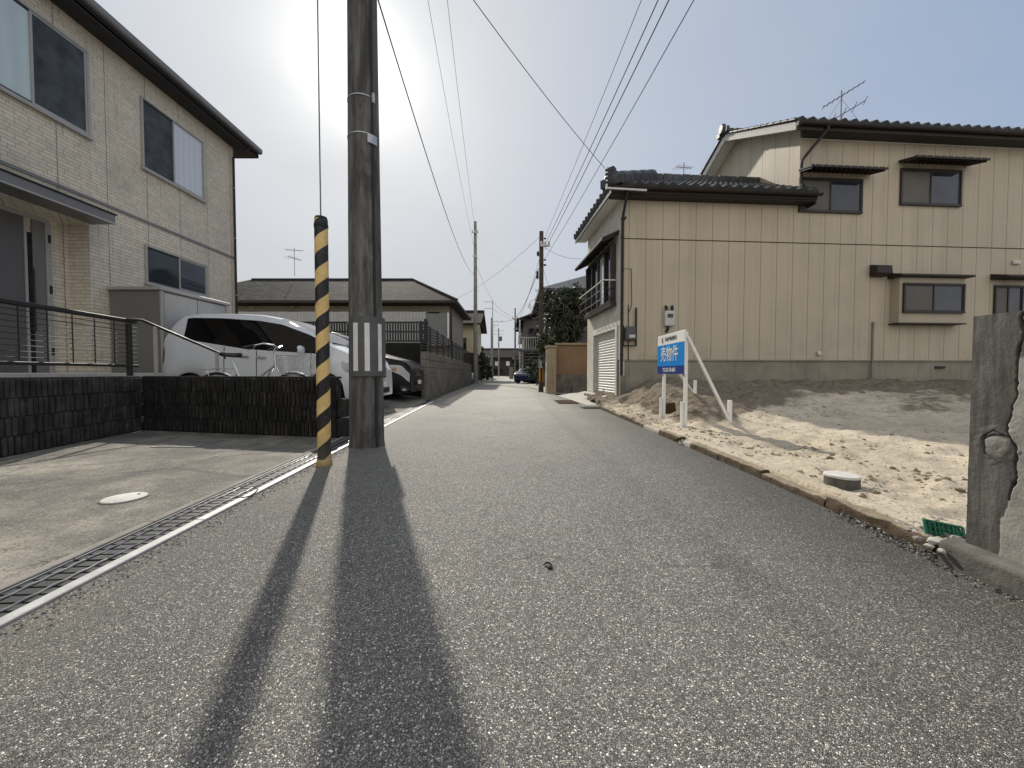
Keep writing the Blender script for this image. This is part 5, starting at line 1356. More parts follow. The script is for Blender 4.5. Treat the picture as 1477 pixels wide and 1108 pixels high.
# vent hood, little vents, pipe, foundation vent
s0, zt_ = onwall(1254,382); s1, zb_ = onwall(1275,400)
mb = MB(); mb.prism([HW(s0,-.002,zb_),HW(s0,-.16,zb_),HW(s0,-.22,zb_+.05),HW(s0,-.20,zt_-.06),HW(s0,-.002,zt_)], HU*(s1-s0)); mb.build('vent_hood', M['fascia'], rh, bevel=.01)
for px, py, w_ in ((1180,510,.05),(1464,379,.10)):
    s, z = onwall(px,py); mb = MB(); hb(mb, s-w_, s+w_, -.06, -.002, z-.05, z+.05); mb.build('wall_vent', M['cream_trim'], rh, bevel=.015)
s, z = onwall(1258,466); mb = MB(); mb.tube([HW(s,-.03,z), HW(s,-.03,.5)], .022, 8); mb.lathe([(.03,z),(.03,z+.02)], HW(s,-.03,0), 10); mb.build('conduit', M['concrete'], rh, smooth=True)
s, z = onwall(1356,530); mb = MB(); hb(mb, s-.13, s+.13, -.016, -.002+.014, z-.03, z+.03); mb.build('foundation_vent', M['plastic_dark'], rh)
# meters and cables
s, z = onwall(964,459)
mb = MB(); hb(mb, s-.125, s+.125, -.10, -.002, z-.20, z+.17); me_ = mb.build('electricity_meter', M['meter_white'], rh, bevel=.03, seg=3)
mb = MB(); hb(mb, s-.07, s+.07, -.108, -.1005, z+.0, z+.09); mb.build('meter_window', M['glass'], me_, bevel=.006)
for a in (-.07,.07):
    mb = MB(); mb.tube([HW(s+a,-.05,z+.15), HW(s+a,-.05,z+.25), HW(s+a*1.2,-.02,z+.28)], .032, 8); mb.build('cable_boot', M['plastic_dark'], me_, smooth=True)
mb = MB(); mb.tube([HW(s-.03,-.05,z-.16), HW(s-.03,-.05,z-.26), HW(s-.06,-.03,z-.34)], .035, 8); mb.build('cable_boot', M['plastic_dark'], me_, smooth=True)
s, z = onwall(907,482)
mb = MB(); hb(mb, s-.13, s+.13, -.16, -.002, z-.17, z+.17); gm = mb.build('gas_meter', M['sleeve'], rh, bevel=.06, seg=4)
mb = MB(); hb(mb, s-.05, s+.09, -.168, -.1605, z-.10, z-.03); mb.build('meter_window', M['meter_white'], gm)
for a, top in ((-.15,2.0),(.15,2.35)):
    mb = MB(); mb.tube([HW(s+a,-.06,z-.28), HW(s+a,-.06,z+.2 if a < 0 else z+.62)], .016 if a < 0 else .024, 8); mb.tube([HW(s+a,-.06,z-.1), HW(s,-.06,z-.1)], .02, 8); mb.build('gas_pipe', M['plastic_dark'], gm, smooth=True)
mb = MB(); mb.tube([HW(s-.15,-.06,z-.28), HW(s+.15,-.06,z-.28), HW(s+.16,-.06,z-.05)], .016, 8); mb.build('gas_pipe', M['plastic_dark'], gm, smooth=True)
cb = [onwall(*p) for p in ((897,320),(897,387),(910,388),(911,440),(906,452))]
mb = MB(); mb.tube([HW(a,-.02,b) for a, b in cb], .008, 6); mb.build('wall_cable', M['wire'], rh, smooth=True)
mb = MB(); cb = [onwall(*p) for p in ((906,440),(906,520))]; mb.tube([HW(a,-.02,b) for a, b in cb], .010, 6); mb.build('wall_cable', M['wire'], rh, smooth=True)
s, z = onwall(901,316); mb = MB()
for k in range(4): mb.lathe([(.0,-.02),(.02,-.012),(.02,.012),(0,.02)], HW(s+.03*k*math.cos(k),-.03,z+.035*math.sin(k*2)), 8)
mb.build('cable_insulators', M['plastic_dark'], rh)
# ---- street face window, canopy, railing
zA, zB = 2.52, 3.92; w0, w1 = .30, 2.62
mb = MB()
for (a,b,c_,e) in ((w0,w1,zB-.05,zB),(w0,w1,zA,zA+.06),(w0,w0+.06,zA+.06,zB-.05),(w1-.06,w1,zA+.06,zB-.05)): hb(mb,-.14,-.002,a,b,c_,e)
for k in range(1,4): hb(mb,-.12,-.002,w0+(w1-w0)*k/4-.03,w0+(w1-w0)*k/4+.03,zA+.06,zB-.05)
f = mb.build('street_window', M['alu_dark'], rh, bevel=.004)
for k in range(4):
    a = w0+(w1-w0)*k/4+.035; b = w0+(w1-w0)*(k+1)/4-.035; mb = MB(); hb(mb,-.06,-.004,a,b,zA+.06,zB-.05); mb.build('pane', M['curtain_white' if k in (1,) else 'glass'], f)
mb = MB(); mb.prism([HW(-.002,w0-.22,zB+.22),HW(-.42,w0-.22,zB+.03),HW(-.42,w0-.22,zB+.09),HW(-.002,w0-.22,zB+.28)], HV*(w1-w0+.5)); a_ = mb.build('street_canopy', M['fascia'], rh, bevel=.006)
for k in range(8):
    mb = MB(); d_ = w0-.15+(w1-w0+.36)*k/7; mb.bar(HW(-.40,d_,zB+.015), HW(-.01,d_,zB+.20), .035, .03); mb.build('rafter', M['alu_dark'], a_)
rl = MB(); rl.tube([HW(-.02,w0-.02,3.05), HW(-.32,w0-.02,3.05), HW(-.32,w1+.05,3.05), HW(-.02,w1+.05,3.05)], .018, 8); r_ = rl.build('window_railing', M['cream_trim'], rh, smooth=True)
for z in (2.62,2.85):
    rl = MB(); rl.tube([HW(-.02,w0-.02,z), HW(-.30,w0-.02,z), HW(-.30,w1+.05,z), HW(-.02,w1+.05,z)], .010, 6); rl.build('rail_bar', M['alu_black'], r_)
for k in range(9):
    d_ = w0-.02+(w1-w0+.07)*k/8; rl = MB(); rl.bar(HW(-.305,d_,2.56), HW(-.31,d_,3.04), .014, .014, (1,0,0)); rl.build('baluster', M['alu_dark'], r_)
mb = MB(); hb(mb, -.16, -.003, w0-.05, w1+.05, 2.42, 2.52); mb.build('window_base', M['alu_dark'], rh, bevel=.004)
# service bracket on the eaves where the lane wire lands
bq = HW(E0-.08,-OV+.1,ez-.10)
mb = MB(); mb.bar(HW(E0+.8,-OV-.10,ez-.16), HW(E0-.14,-OV-.10,ez-.14), .04, .04); mb.bar(HW(E0-.12,-OV-.10,ez-.16), HW(E0-.12,-OV-.10,ez+.32), .035, .035, (1,0,0)); mb.build('service_bracket', M['steel'], rh)
mb = MB()
for k in range(4): mb.lathe([(.0,-.03),(.035,-.02),(.035,.02),(0,.03)], HW(E0-.12,-OV-.10,ez-.02+k*.09), 8)
mb.build('insulators', M['plastic_dark'], rh)
BRACKET = HW(E0-.12,-OV-.10,ez+.25)
# ---- aerials on roofs
def aerial(name, lab, base, h, booms, r=.016, loc_=None):
    t = thing(name, lab, 'aerial', base); base = Vector(base)
    mb = MB(); mb.tube([base, base+Vector((0,0,h))], r, 6); mb.build('mast', M['antenna'], t)
    for (z, dirv, l0, l1, n, el) in booms:
        dv = Vector(dirv).normalized(); sd = dv.cross(Vector((0,0,1))).normalized(); c_ = base+Vector((0,0,z)); mb = MB()
        mb.tube([c_-dv*l0, c_+dv*l1], r*.8, 5); b_ = mb.build('boom', M['antenna'], t); mb = MB()
        for k in range(n):
            p = c_-dv*l0+dv*(l0+l1)*k/(n-1); e = el*(1.15-.5*k/(n-1)); mb.tube([p-sd*e, p+sd*e], r*.5, 4)
        mb.build('elements', M['antenna'], b_)
    return t
s, _ = onwall(1213,168,MD/2); 
q = HW(s,MD/2,zr+.06)
ab = aerial('tv_aerial', 'red-brown double television aerial on the ridge of the cream house', q, 1.45, [(1.28,(.75,-.35,.40),.50,.60,9,.11),(.70,(.8,-.45,.40),.75,.62,6,.36)], .018)
mb = MB()
for a, b in ((.7,-.3),(-.7,.3)): mb.tube([q+Vector((0,0,1.2)), q+HU*a+HV*b+Vector((0,0,-.10))], .005, 4)
mb.build('guy_wires', M['antenna'], ab)
# ------------------------------------------------------------------ slat-topped wall along the lane, beyond the parking bays
def wall_pt(f): return Vector((-2.56,11.45,0)).lerp(Vector((-2.98,28.6,0)), f)
wd = (wall_pt(1)-wall_pt(0)).normalized(); wn_ = Vector((-wd.y, wd.x, 0)); WL = (wall_pt(1)-wall_pt(0)).length
t = thing('slat_fence_wall', 'grey block wall topped with black horizontal slats, running down the left of the lane', 'fence wall', wall_pt(0))
m = MB(); n = 18
for k in range(n):
    s0, s1 = WL*k/n+.006, WL*(k+1)/n-.006
    for (z0, z1, off) in ((-.05,.70,0),(.712,.94,.02),(.952,1.18,.02),(1.192,1.42,.02)):
        c = wall_pt(0)+wd*((s0+s1)/2)+wn_*(.075+off)
        m.obox(c+Vector((0,0,(z0+z1)/2)), wd*((s1-s0)/2), wn_*.07, Vector((0,0,(z1-z0)/2)))
m.build('block_courses', M['concrete_dark'], t, bevel=.006)
m = MB()
for k in range(9):
    z = 1.52+k*.09; c = wall_pt(.5)+wn_*.10; m.obox(c+Vector((0,0,z)), wd*(WL/2), wn_*.006, Vector((0,0,.022)))
m.build('slats', M['alu_black'], t)
for k in range(13):
    m = MB(); c = wall_pt(k/12)+wn_*.135; m.obox(c+Vector((0,0,1.87)), wd*.03, wn_*.022, Vector((0,0,.45))); m.build('post', M['alu_black'], t)
# fence across the back of the bays
t = thing('bay_fence', 'dark vertical slat fence on a block wall behind the parked cars', 'fence', (-5.5,12.3,0))
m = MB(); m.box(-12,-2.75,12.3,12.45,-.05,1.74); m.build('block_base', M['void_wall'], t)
m = MB(); x = -12
while x < -2.72: m.box(x,x+.055,12.34,12.36,1.78,2.42); x += .085
m.build('slats', M['fence_grey'], t)
for z in (1.80,2.10,2.40):
    m = MB(); m.box(-12,-2.72,12.362,12.39,z-.025,z+.025); m.build('rail', M['alu_black'], t)
m = MB(); m.box(-2.80,-2.72,12.3,12.42,1.2,2.5); m.build('end_post', M['alu_black'], t)
# ------------------------------------------------------------------ two-storey apartment house behind
t = thing('apartment_house', 'long taupe apartment house with hipped slate roof and upper walkway', 'apartment house', (-12,28.5,0))
x0, x1, y0, y1 = -22.5, -4.1, 25.9, 32.4
m = MB(); m.box(x0,x1,y0,y1,0,5.3); m.build('wall', M['apartment'], t)
ex0, ex1, ey0, ey1, ez_ = x0-.6, x1+.62, 24.7, 33.1, 5.42
zr_ = 7.75
m = MB(); e = [(ex0,ey0,ez_),(ex1,ey0,ez_),(ex1,ey1,ez_),(ex0,ey1,ez_)]; ym = 28.9
m.add([*e,(ex0+3.7,ym,zr_),(ex1-3.9,ym,zr_)], [(0,1,5,4),(1,2,5),(2,3,4,5),(3,0,4)]); rf = m.build('roof', M['shingle'], t)
m = MB(); m.box(ex0,ex1,ey0,ey1,ez_-.16,ez_-.004); m.build('eaves', M['fascia'], t)
m = MB(); m.bar((ex0+3.7,ym,zr_+.03),(ex1-3.9,ym,zr_+.03),.12,.08); m.bar((ex1-3.9,ym,zr_+.03),(ex1,ey0,ez_+.05),.14,.08); m.bar((ex1-3.9,ym,zr_+.03),(ex1,ey1,ez_+.05),.14,.08); m.build('ridge_cap', M['soffit_dark'], rf)
m = MB(); m.box(x0,x1,24.9,25.9-.002,2.55,2.75); m.build('walkway_slab', M['concrete'], t)
m = MB(); x = x0
while x < -5.6: m.box(x,x+.20,24.9,24.93,2.75,4.72); x += .212
m.build('walkway_parapet', M['apartment_panel'], t)
m = MB(); m.box(-5.5,-4.2,24.86,24.9,2.7,4.6); m.build('screen_panel', M['panel_grey'], t)
m = MB(); m.box(-4.16,-4.06,24.85,24.95,2.6,4.65); m.build('end_post', M['white_paint'], t)
for k in range(6):
    xx = -20.5+k*2.75; m = MB(); m.box(xx,xx+.85,25.86,25.898,2.75,4.9); dd = m.build('flat_door', M['dark_house'], t)
    m = MB(); m.box(xx+1.15,xx+1.9,25.86,25.898,4.0,4.85); m.build('window', M['glass'], t)
    m = MB(); m.lathe([(.10,0),(.12,.05),(.06,.09),(0,.1)], (xx+.42,25.7,5.12), 10); m.build('ceiling_lamp', M['cream_trim'], t, smooth=True)
m = MB(); m.tube([(x1+.05,25.1,5.3),(x1+.05,25.7,5.0),(x1+.05,25.85,0)], .05, 8); m.build('downpipe', M['fascia'], t)
m = MB(); m.box(x1,x1+.03,26.5,32.3,2.68,2.74); m.build('belt_strip', M['fascia'], t)
aerial('tv_aerial', 'thin television aerial on the apartment house roof', (-16.2,28.9,8.0), 2.1, [(1.9,(1,.2,0),.6,.6,7,.3),(1.3,(.5,1,0),.5,.5,5,.4)], .022)
# ------------------------------------------------------------------ houses farther down the lane
def house(name, lab, x0, x1, y0, y1, h, wall, roofm, rise, over=.5, ridge_x=True, gable=True, wins=(), base=None):
    t = thing(name, lab, 'house', ((x0+x1)/2,(y0+y1)/2,0))
    m = MB(); m.box(x0,x1,y0,y1,0,h); m.build('wall', M[wall], t)
    if base: m = MB(); m.box(x0-.02,x1+.02,y0-.02,y1+.02,0,base[0]); m.build('lower_wall', M[base[1]], t)
    m = MB(); a0, a1, b0, b1 = x0-over, x1+over, y0-over, y1+over; z = h-.02
    if ridge_x:
        ym = (b0+b1)/2; g = 0 if gable else (b1-b0)/2
        V = [(a0,b0,z),(a1,b0,z),(a1,b1,z),(a0,b1,z),(a0+g,ym,z+rise),(a1-g,ym,z+rise)]
        F = [(0,1,5,4),(2,3,4,5)]; gf = [(1,2,5),(3,0,4)]
    else:
        xm = (a0+a1)/2; g = 0 if gable else (a1-a0)/2
        V = [(a0,b0,z),(a1,b0,z),(a1,b1,z),(a0,b1,z),(xm,b0+g,z+rise),(xm,b1-g,z+rise)]
        F = [(1,2,5,4),(3,0,4,5)]; gf = [(0,1,4),(2,3,5)]
    n_ = len(V); V2 = V+[(v[0],v[1],v[2]+.16) for v in V]
    FF = [tuple(reversed(f)) for f in F]+[tuple(i+n_ for i in f) for f in F]+[(0,1,7,6),(1,2,8,7),(2,3,9,8),(3,0,6,9)]
    if not gable: FF += [tuple(i+n_ for i in f) for f in gf]+[tuple(reversed(f)) for f in gf]
    else: FF += [(0,6,10,4),(1,4,10,7)] if not ridge_x else [(0,4,10,6),(3,9,10,4)]
    m.add(V2, FF); rf = m.build('roof', M[roofm], t)
    if gable:
        m = MB(); m.add(V, [gf[0], gf[1]]); 
        sx = [( (v[0]-(x0+x1)/2)*((x1-x0-.004)/(a1-a0))+(x0+x1)/2, (v[1]-(y0+y1)/2)*((y1-y0-.004)/(b1-b0))+(y0+y1)/2, v[2]-.02) for v in V]
        m = MB(); m.add(sx, [gf[0], gf[1]]); m.build('gable', M[wall], t)
    m = MB()
    if ridge_x: m.bar((V2[10][0],V2[10][1],V2[10][2]+.05),(V2[11][0],V2[11][1],V2[11][2]+.05),.28,.22)
    else: m.bar((V2[10][0],V2[10][1],V2[10][2]+.05),(V2[11][0],V2[11][1],V2[11][2]+.05),.28,.22)
    m.build('ridge_tiles', M[roofm], rf, bevel=.03)
    for (face, a, b, c_, e, mt) in wins:
        m = MB(); f = MB()
        if face == 'y': f.box(a-.06,b+.06,y0-.05,y0-.002,c_-.06,e+.06); m.box(a,b,y0-.06,y0-.0505,c_,e)
        elif face == 'x+': f.box(x1+.002,x1+.05,a-.06,b+.06,c_-.06,e+.06); m.box(x1+.0505,x1+.06,a,b,c_,e)
        else: f.box(x0-.05,x0-.002,a-.06,b+.06,c_-.06,e+.06); m.box(x0-.06,x0-.0505,a,b,c_,e)
        fo = f.build('window', M['alu_dark'], t); m.build('pane', M[mt], fo)
    return t
house('yellow_house', 'pale yellow house with tiled roof behind the slat fence, left of the far pole', -11,-3.35,35,42,5.1,'yellow_wall','tile2',1.6,.6,True,True,(('y',-4.9,-4.2,2.9,3.9,'glass'),), (2.6,'dark_house'))
house('dark_corner_house', 'dark brown house closing the end of the lane, with two bright windows', -9.0,2.2,98,106,4.6,'dark_house','tile2',2.4,.7,True,True,(('y',-4.3,-3.2,2.6,3.7,'curtain_white'),('y',-1.5,-.6,2.6,3.7,'curtain_white'),('y',-5.2,-2.2,.2,1.9,'glass')))
house('grey_gable_house', 'grey house with a low pale gable and upper balcony, behind the tree on the right', .95,7.0,31,38,4.9,'grey_house','tile2',1.3,.6,False,True,(('y',1.4,2.6,3.0,4.3,'glass'),('y',3.2,4.4,3.0,4.3,'glass')), (2.5,'dark_house'))
t = [o for o in bpy.data.objects if o.name == 'grey_gable_house'][0]
m = MB(); m.box(.55,2.9,29.9,30.98,2.45,2.6); b_ = m.build('balcony', M['grey_house'], t)
for k in range(14):
    m = MB(); m.box(.57+k*.175,.61+k*.175,29.92,29.95,2.6,3.5); m.build('baluster', M['cream_trim'], b_)
for z in (1.5,1.75,2.0,2.25):
    m = MB(); m.box(.60,2.8,29.94,29.97,z,z+.10); m.build('louvre', M['grey_house'], b_)
m = MB(); m.box(.55,2.9,29.9,29.95,3.5,3.56); m.build('handrail', M['cream_trim'], b_)
for xx in (.6,2.8):
    m = MB(); m.box(xx-.05,xx+.05,29.9,30.0,0,4.9); m.build('post', M['cream_trim'], b_)
house('tile_roof_house', 'house with dark tiled roof rising behind the evergreen tree', 2.0,9.5,20.5,27,5.0,'grey_house','tile',1.8,.6,True,False,(('x-',21.5,23,3.0,4.2,'glass'),))
house('far_grey_house', 'small grey house beyond the topiary on the far left', -14,-6.2,66,74,4.0,'grey_house','shingle',1.6,.5,True,False,(('y',-8,-7,1.6,2.8,'curtain_white'),))
# ------------------------------------------------------------------ brown garden wall and gate pillar by the garage
t = thing('brown_garden_wall', 'brown rendered garden wall with concrete base, left of the garage shutter', 'garden wall', (2.2,15.1,0))
m = MB(); m.box(1.72,3.4,15.05,15.2,.72,1.86); m.build('wall_panel', M['brown_wall'], t)
m = MB(); m.box(1.70,3.4,15.0,15.2,-.05,.715); m.build('base', M['concrete_dark'], t, bevel=.01)
m = MB(); m.box(1.66,3.4,14.95,15.25,1.862,1.94); m.build('coping', M['tan_wall'], t, bevel=.015)
m = MB(); m.box(2.3,2.75,14.55,14.95,.0,.22); m.box(1.95,2.3,14.75,14.95,0,.12); m.build('steps', M['concrete_dark'], t, bevel=.01)
t = thing('gate_pillar', 'tan rendered gate pillar beside the leaning shrub and pole', 'gate pillar', (1.48,14.6,0))
m = MB(); m.box(1.30,1.66,14.4,15.1,-.05,1.72); m.build('shaft', M['tan_wall'], t, bevel=.012)
m = MB(); m.box(1.26,1.70,14.35,15.15,1.722,1.80); m.build('cap', M['tan_wall'], t, bevel=.015)
m = MB(); m.box(1.295,1.30-.001,14.5,14.8,1.0,1.2); m.build('name_plate', M['white_paint'], t)
# ------------------------------------------------------------------ trees, shrubs
def tree(name, lab, base, h, crown_c, rad, nleaf, leafs, leaf, trunk_r=.09, seed=1, vines=0, group=None, cat='tree', clumps=40):
    random.seed(seed); base = Vector(base); crown_c = Vector(crown_c); t = thing(name, lab, cat, base, group)
    m = MB(); tips = []
    top = crown_c+Vector((0,0,rad[2]*.35))
    m.tube([base+Vector((0,0,-.05)), base.lerp(top,.35)+Vector((random.uniform(-.1,.1),.0,0)), top], [trunk_r,trunk_r*.7,trunk_r*.25], 8)
    C = []
    for k in range(clumps):
        while True:
            p = Vector([random.uniform(-1,1) for _ in range(3)])
            if .25 < p.length < 1: break
        p = p*random.uniform(.72,1.0); C.append((crown_c+Vector((p.x*rad[0],p.y*rad[1],p.z*rad[2])), random.uniform(.16,.34)*max(rad[0],.5)))
    for k, (c, r) in enumerate(C[:26]):
        st = base.lerp(top, random.uniform(.3,.95)); mid = st.lerp(c,.5)+Vector((0,0,.06)); m.tube([st,mid,c], [trunk_r*.28,trunk_r*.18,trunk_r*.06], 5)
    m.build('trunk', M['bark'], t, smooth=True)
    m = MB()
    for k in range(nleaf):
        c, r = random.choice(C)
        d = Vector([random.gauss(0,1) for _ in range(3)]); d.normalize(); p = c+d*r*random.random()**.4
        a = Vector([random.gauss(0,1) for _ in range(3)]).normalized(); b = a.cross(d+Vector((.01,.02,.03))).normalized(); l = leafs*random.uniform(.6,1.3)
        a *= l; b *= l*.45
        m.add([p-a, p+b*.9-a*.1, p+a, p-b*.9-a*.1], [(0,1,2,3)])
    m.build('crown', M[leaf], t)
    for k in range(vines):
        a = random.uniform(0,6.28); p = crown_c+Vector((math.cos(a)*rad[0]*.95, -abs(math.sin(a))*rad[1]*1.0, random.uniform(-.7,.8)*rad[2])); pts = [p]
        for j in range(6): p = p+Vector((random.uniform(-.22,.22),random.uniform(-.08,.05),random.uniform(-.30,.18))); pts.append(p)
        m = MB(); m.tube(pts, .009, 4); m.build('branch', M['twig'], t)
    return t
tree('evergreen_tree', 'dense dark evergreen tree tangled with bare vines behind the brown garden wall', (2.35,17.2,0), 5, (2.25,17.2,3.2), (1.25,1.1,1.55), 9000, .085, 'leaf_dark', .14, 3, 34, clumps=75)
tree('leaning_shrub', 'small leafy shrub spilling over the tan gate pillar', (1.45,15.4,0), 2.2, (1.30,15.25,1.75), (.42,.4,.75), 1500, .06, 'leaf_mid', .04, 5, 0, None, 'shrub', 22)
tree('round_shrub', 'rounded dark hedge shrub under the grey house balcony', (1.55,24,0), 1.6, (1.55,24,1.15), (.75,.7,.75), 2200, .075, 'leaf_mid', .05, 6, 0, None, 'shrub', 26)
tree('garden_tree', 'low bushy garden tree behind the parked navy car', (1.2,40,0), 2.6, (.95,40,1.7), (1.2,1,1.0), 2200, .12, 'leaf_mid', .07, 9, 0, None, 'tree', 26)
tree('topiary_pine', 'cloud pruned dark pine on the left past the far pole', (-2.85,36,0), 3.4, (-2.75,36,1.9), (.5,.6,1.15), 2200, .10, 'leaf_dark', .08, 12, 0, None, 'tree', 18)
tree('hedge_shrub', 'dark clipped hedge below the cloud pruned pine', (-2.75,42,0), 1.5, (-2.75,42,1.0), (.8,1.6,1.1), 2500, .11, 'leaf_dark', .06, 13, 0, None, 'hedge', 24)
tree('far_bush', 'dark bush beside the end of the lane on the left', (-3.7,56,0), 2, (-3.7,56,1.5), (1.0,1.2,1.6), 1500, .16, 'leaf_dark', .06, 14, 0, None, 'shrub', 20)
tree('far_tree', 'dark tree beside the lane end on the right', (1.6,64,0), 4, (1.6,64,2.3), (1.7,1.4,1.7), 1800, .2, 'leaf_dark', .1, 15, 0, None, 'tree', 22)
# low wall and gate posts on the far right, cabinet
house('low_tiled_house', 'low dark tiled house on the left beyond the cloud pruned pine', -11,-4.3,47,54,3.3,'dark_house','tile2',1.5,.6,True,False,(('x+',48.5,50,1.2,2.4,'curtain_white'),('y',-6.5,-5,1.2,2.4,'glass')))
house('balcony_house', 'tall brown house beyond the gable house on the right side of the lane', 1.5,8,47,55,4.9,'dark_house','tile2',1.6,.6,True,True,(('y',1.9,3,2.9,4,'curtain_white'),('x-',48,50,2.9,4.1,'glass')),(2.4,'grey_house'))
house('end_house', 'grey house left of the dark corner house at the end of the lane', -20,-10.5,98,106,5.2,'grey_house','tile2',2.2,.6,True,True,(('y',-14,-12.5,3,4.2,'curtain_white'),))
tree('verge_shrub', 'clipped shrub on the right verge before the pale gate post', (.95,46,0), 1.6, (.95,46,1.0), (.7,.8,.9), 1500, .13, 'leaf_mid', .05, 31, 0, None, 'shrub', 20)
tree('verge_tree', 'dark conical tree beside the low tiled house', (-3.75,46,0), 4, (-3.7,46,2.4), (.8,.8,1.9), 1800, .14, 'leaf_dark', .08, 32, 0, None, 'tree', 22)
tree('lane_end_tree', 'broad dark tree in front of the dark corner house', (-4.9,80,0), 4.5, (-4.9,80,2.4), (1.7,1.5,2.0), 1500, .24, 'leaf_dark', .1, 33, 0, None, 'tree', 22)
t = thing('far_gate_post', 'pale stone gate post standing at the lane edge beyond the navy car', 'gate post', (.0,50,0))
m = MB(); m.box(-.35,.15,49.8,50.3,0,1.4); m.build('shaft', M['concrete'], t, bevel=.02); m = MB(); m.box(-.42,.22,49.73,50.37,1.402,1.52); m.build('cap', M['concrete'], t, bevel=.03)
t = thing('far_low_wall', 'low grey boundary wall beside the lane behind the striped pole', 'boundary wall', (1.9,22,0))
m = MB(); m.box(1.55,3.2,21.8,22,0,.62); m.build('wall', M['concrete_dark'], t, bevel=.01); m = MB(); m.box(1.5,3.2,21.75,22.05,.622,.69); m.build('coping', M['concrete'], t, bevel=.01)
# cars down the lane
make_car('navy_car', 'navy car parked on the right far down the lane, its windscreen bright', None, 'paint_blue', 4.0, 1.66, ST, SB, (1.15,3.5), (1.0,1.9), (3.2,3.85), (.8,3.25), (.70,27.5,.01), R(62), simple=True)
make_car('white_hatchback', 'white small car half hidden behind the far left pole', None, 'paint_white', 3.9, 1.6, ST, SB, (1.15,3.5), (1.0,1.9), (3.2,3.85), (.8,3.2), (-2.95,31.2,.01), math.pi-R(8), simple=True)
# ------------------------------------------------------------------ poles down the lane
def pole(name, lab, base, h, r0, r1, mat='pole', band=None, arms=(), extras=True, group=None):
    base = Vector(base); t = thing(name, lab, 'utility pole', base, group)
    m = MB(); m.lathe([(r0+(r1-r0)*k/12, -.1 if k == 0 else h*k/12) for k in range(13)], base, 16); m.build('shaft', M[mat], t, smooth=True)
    if band:
        m = MB(); z0, z1 = band; n_ = 10
        for k in range(n_):
            a0 = 2*math.pi*k/n_; rr = r0+.012; mi = k % 2
            vs = []
            for a in (a0, a0+math.pi/n_, a0+2*math.pi/n_):
                for z in (z0,z1): vs.append(base+Vector((math.cos(a)*rr,math.sin(a)*rr,z)))
            m.add(vs, [(0,2,3,1),(2,4,5,3)], mi)
        m.build('warning_band', [M['sign_amber'], M['rubber']], t)
    for (z, l0, l1, dv) in arms:
        dv = Vector(dv).normalized(); m = MB(); c = base+Vector((0,-.12,z)); m.bar(c-dv*l0, c+dv*l1, .07, .07); a_ = m.build('cross_arm', M['steel'], t)
        for k in range(3):
            p = c-dv*l0+dv*((l0+l1)*(k+.25)/2.6); m = MB(); m.lathe([(.0,.03),(.035,.03),(.05,.10),(.03,.18),(0,.19)], p, 8); m.build('insulator', M['cream_trim'], a_, smooth=True)
    if extras:
        for k in range(8):
            z = 2.2+k*(h-2.6)/8; s = (-1)**k; m = MB(); m.tube([base+Vector((s*r1*.6,0,z)), base+Vector((s*(r0+.12),0,z))], .011, 5); m.build('step_bolt', M['steel'], t)
    return t
M['sign_amber'] = weathered('amber_band', (.50,.24,.05), .5, 0, .1, 5, .1, .2, 0)
P2 = Vector((-2.74,29.0,0)); P3 = Vector((1.19,15.75,0))
pole('utility_pole', 'slim concrete pole at the far end of the slat fence wall', P2, 12.05, .17, .105, 'pole_light' if 'pole_light' in M else 'concrete', None, ((11.2,.25,.25,(1,0,0)),(9.4,.15,.15,(1,0,0))))
p3 = pole('utility_pole', 'brown pole with amber and black warning band in front of the tan gate pillar', P3, 6.5, .105, .085, 'bark', (.42,.95), ((5.9,.05,.35,(1,0,0)),))
for z, r_, hh, off in ((4.75,.05,.34,-.16),(5.6,.045,.22,-.14)):
    m = MB(); m.lathe([(.0,-hh/2),(r_,-hh/2+.03),(r_,hh/2-.03),(0,hh/2)], P3+Vector((off,-.03,z)), 10); m.build('cable_closure', M['plastic_dark'], p3, smooth=True)
for z in (5.35,5.15,5.9,6.2):
    m = MB(); m.lathe([(.0,-.03),(.05,-.02),(.05,.02),(0,.03)], P3+Vector((.14,-.05,z)), 8); m.build('insulator', M['plastic_dark'], p3, smooth=True)
m = MB(); m.lathe([(.112,.98),(.112,1.35)], P3, 16, cap=False); m.build('steel_sleeve', M['steel'], p3, smooth=True)
pole('utility_pole', 'thin pole right of the lane centre, beyond the navy car', (.27,33,0), 6.3, .085, .06, 'concrete', (.2,.8), ((5.4,.25,.25,(1,0,0)),(4.5,.1,.35,(1,0,0))), True)
pole('utility_pole', 'far pole with cross-arm left of the lane end', (-3.3,62,0), 9.6, .16, .11, 'concrete', None, ((9.0,.1,1.9,(1,0,0)),(8.4,.1,1.2,(1,0,0))), False)
pf = pole('utility_pole', 'far pole carrying a transformer can at the lane end', (-2.9,84,0), 10.5, .17, .12, 'concrete', None, ((9.9,1.2,1.2,(1,0,0)),(9.2,1.0,1.0,(1,0,0))), False)
m = MB(); m.lathe([(.0,-.5),(.3,-.48),(.3,.48),(0,.5)], (-2.45,83.9,8.2), 12); m.build('transformer', M['sleeve'], pf, smooth=True)
# H-frame bracket behind the far left pole
pg = pole('utility_pole', 'slender pole with a boxy service frame just right of the far left pole', (-1.9,38,0), 7.9, .05, .04, 'steel', None, (), False)
for z in (7.1,7.75):
    m = MB(); m.bar((-2.75,38,z),(-1.9,38,z),.05,.05); m.build('frame_arm', M['steel'], pg)
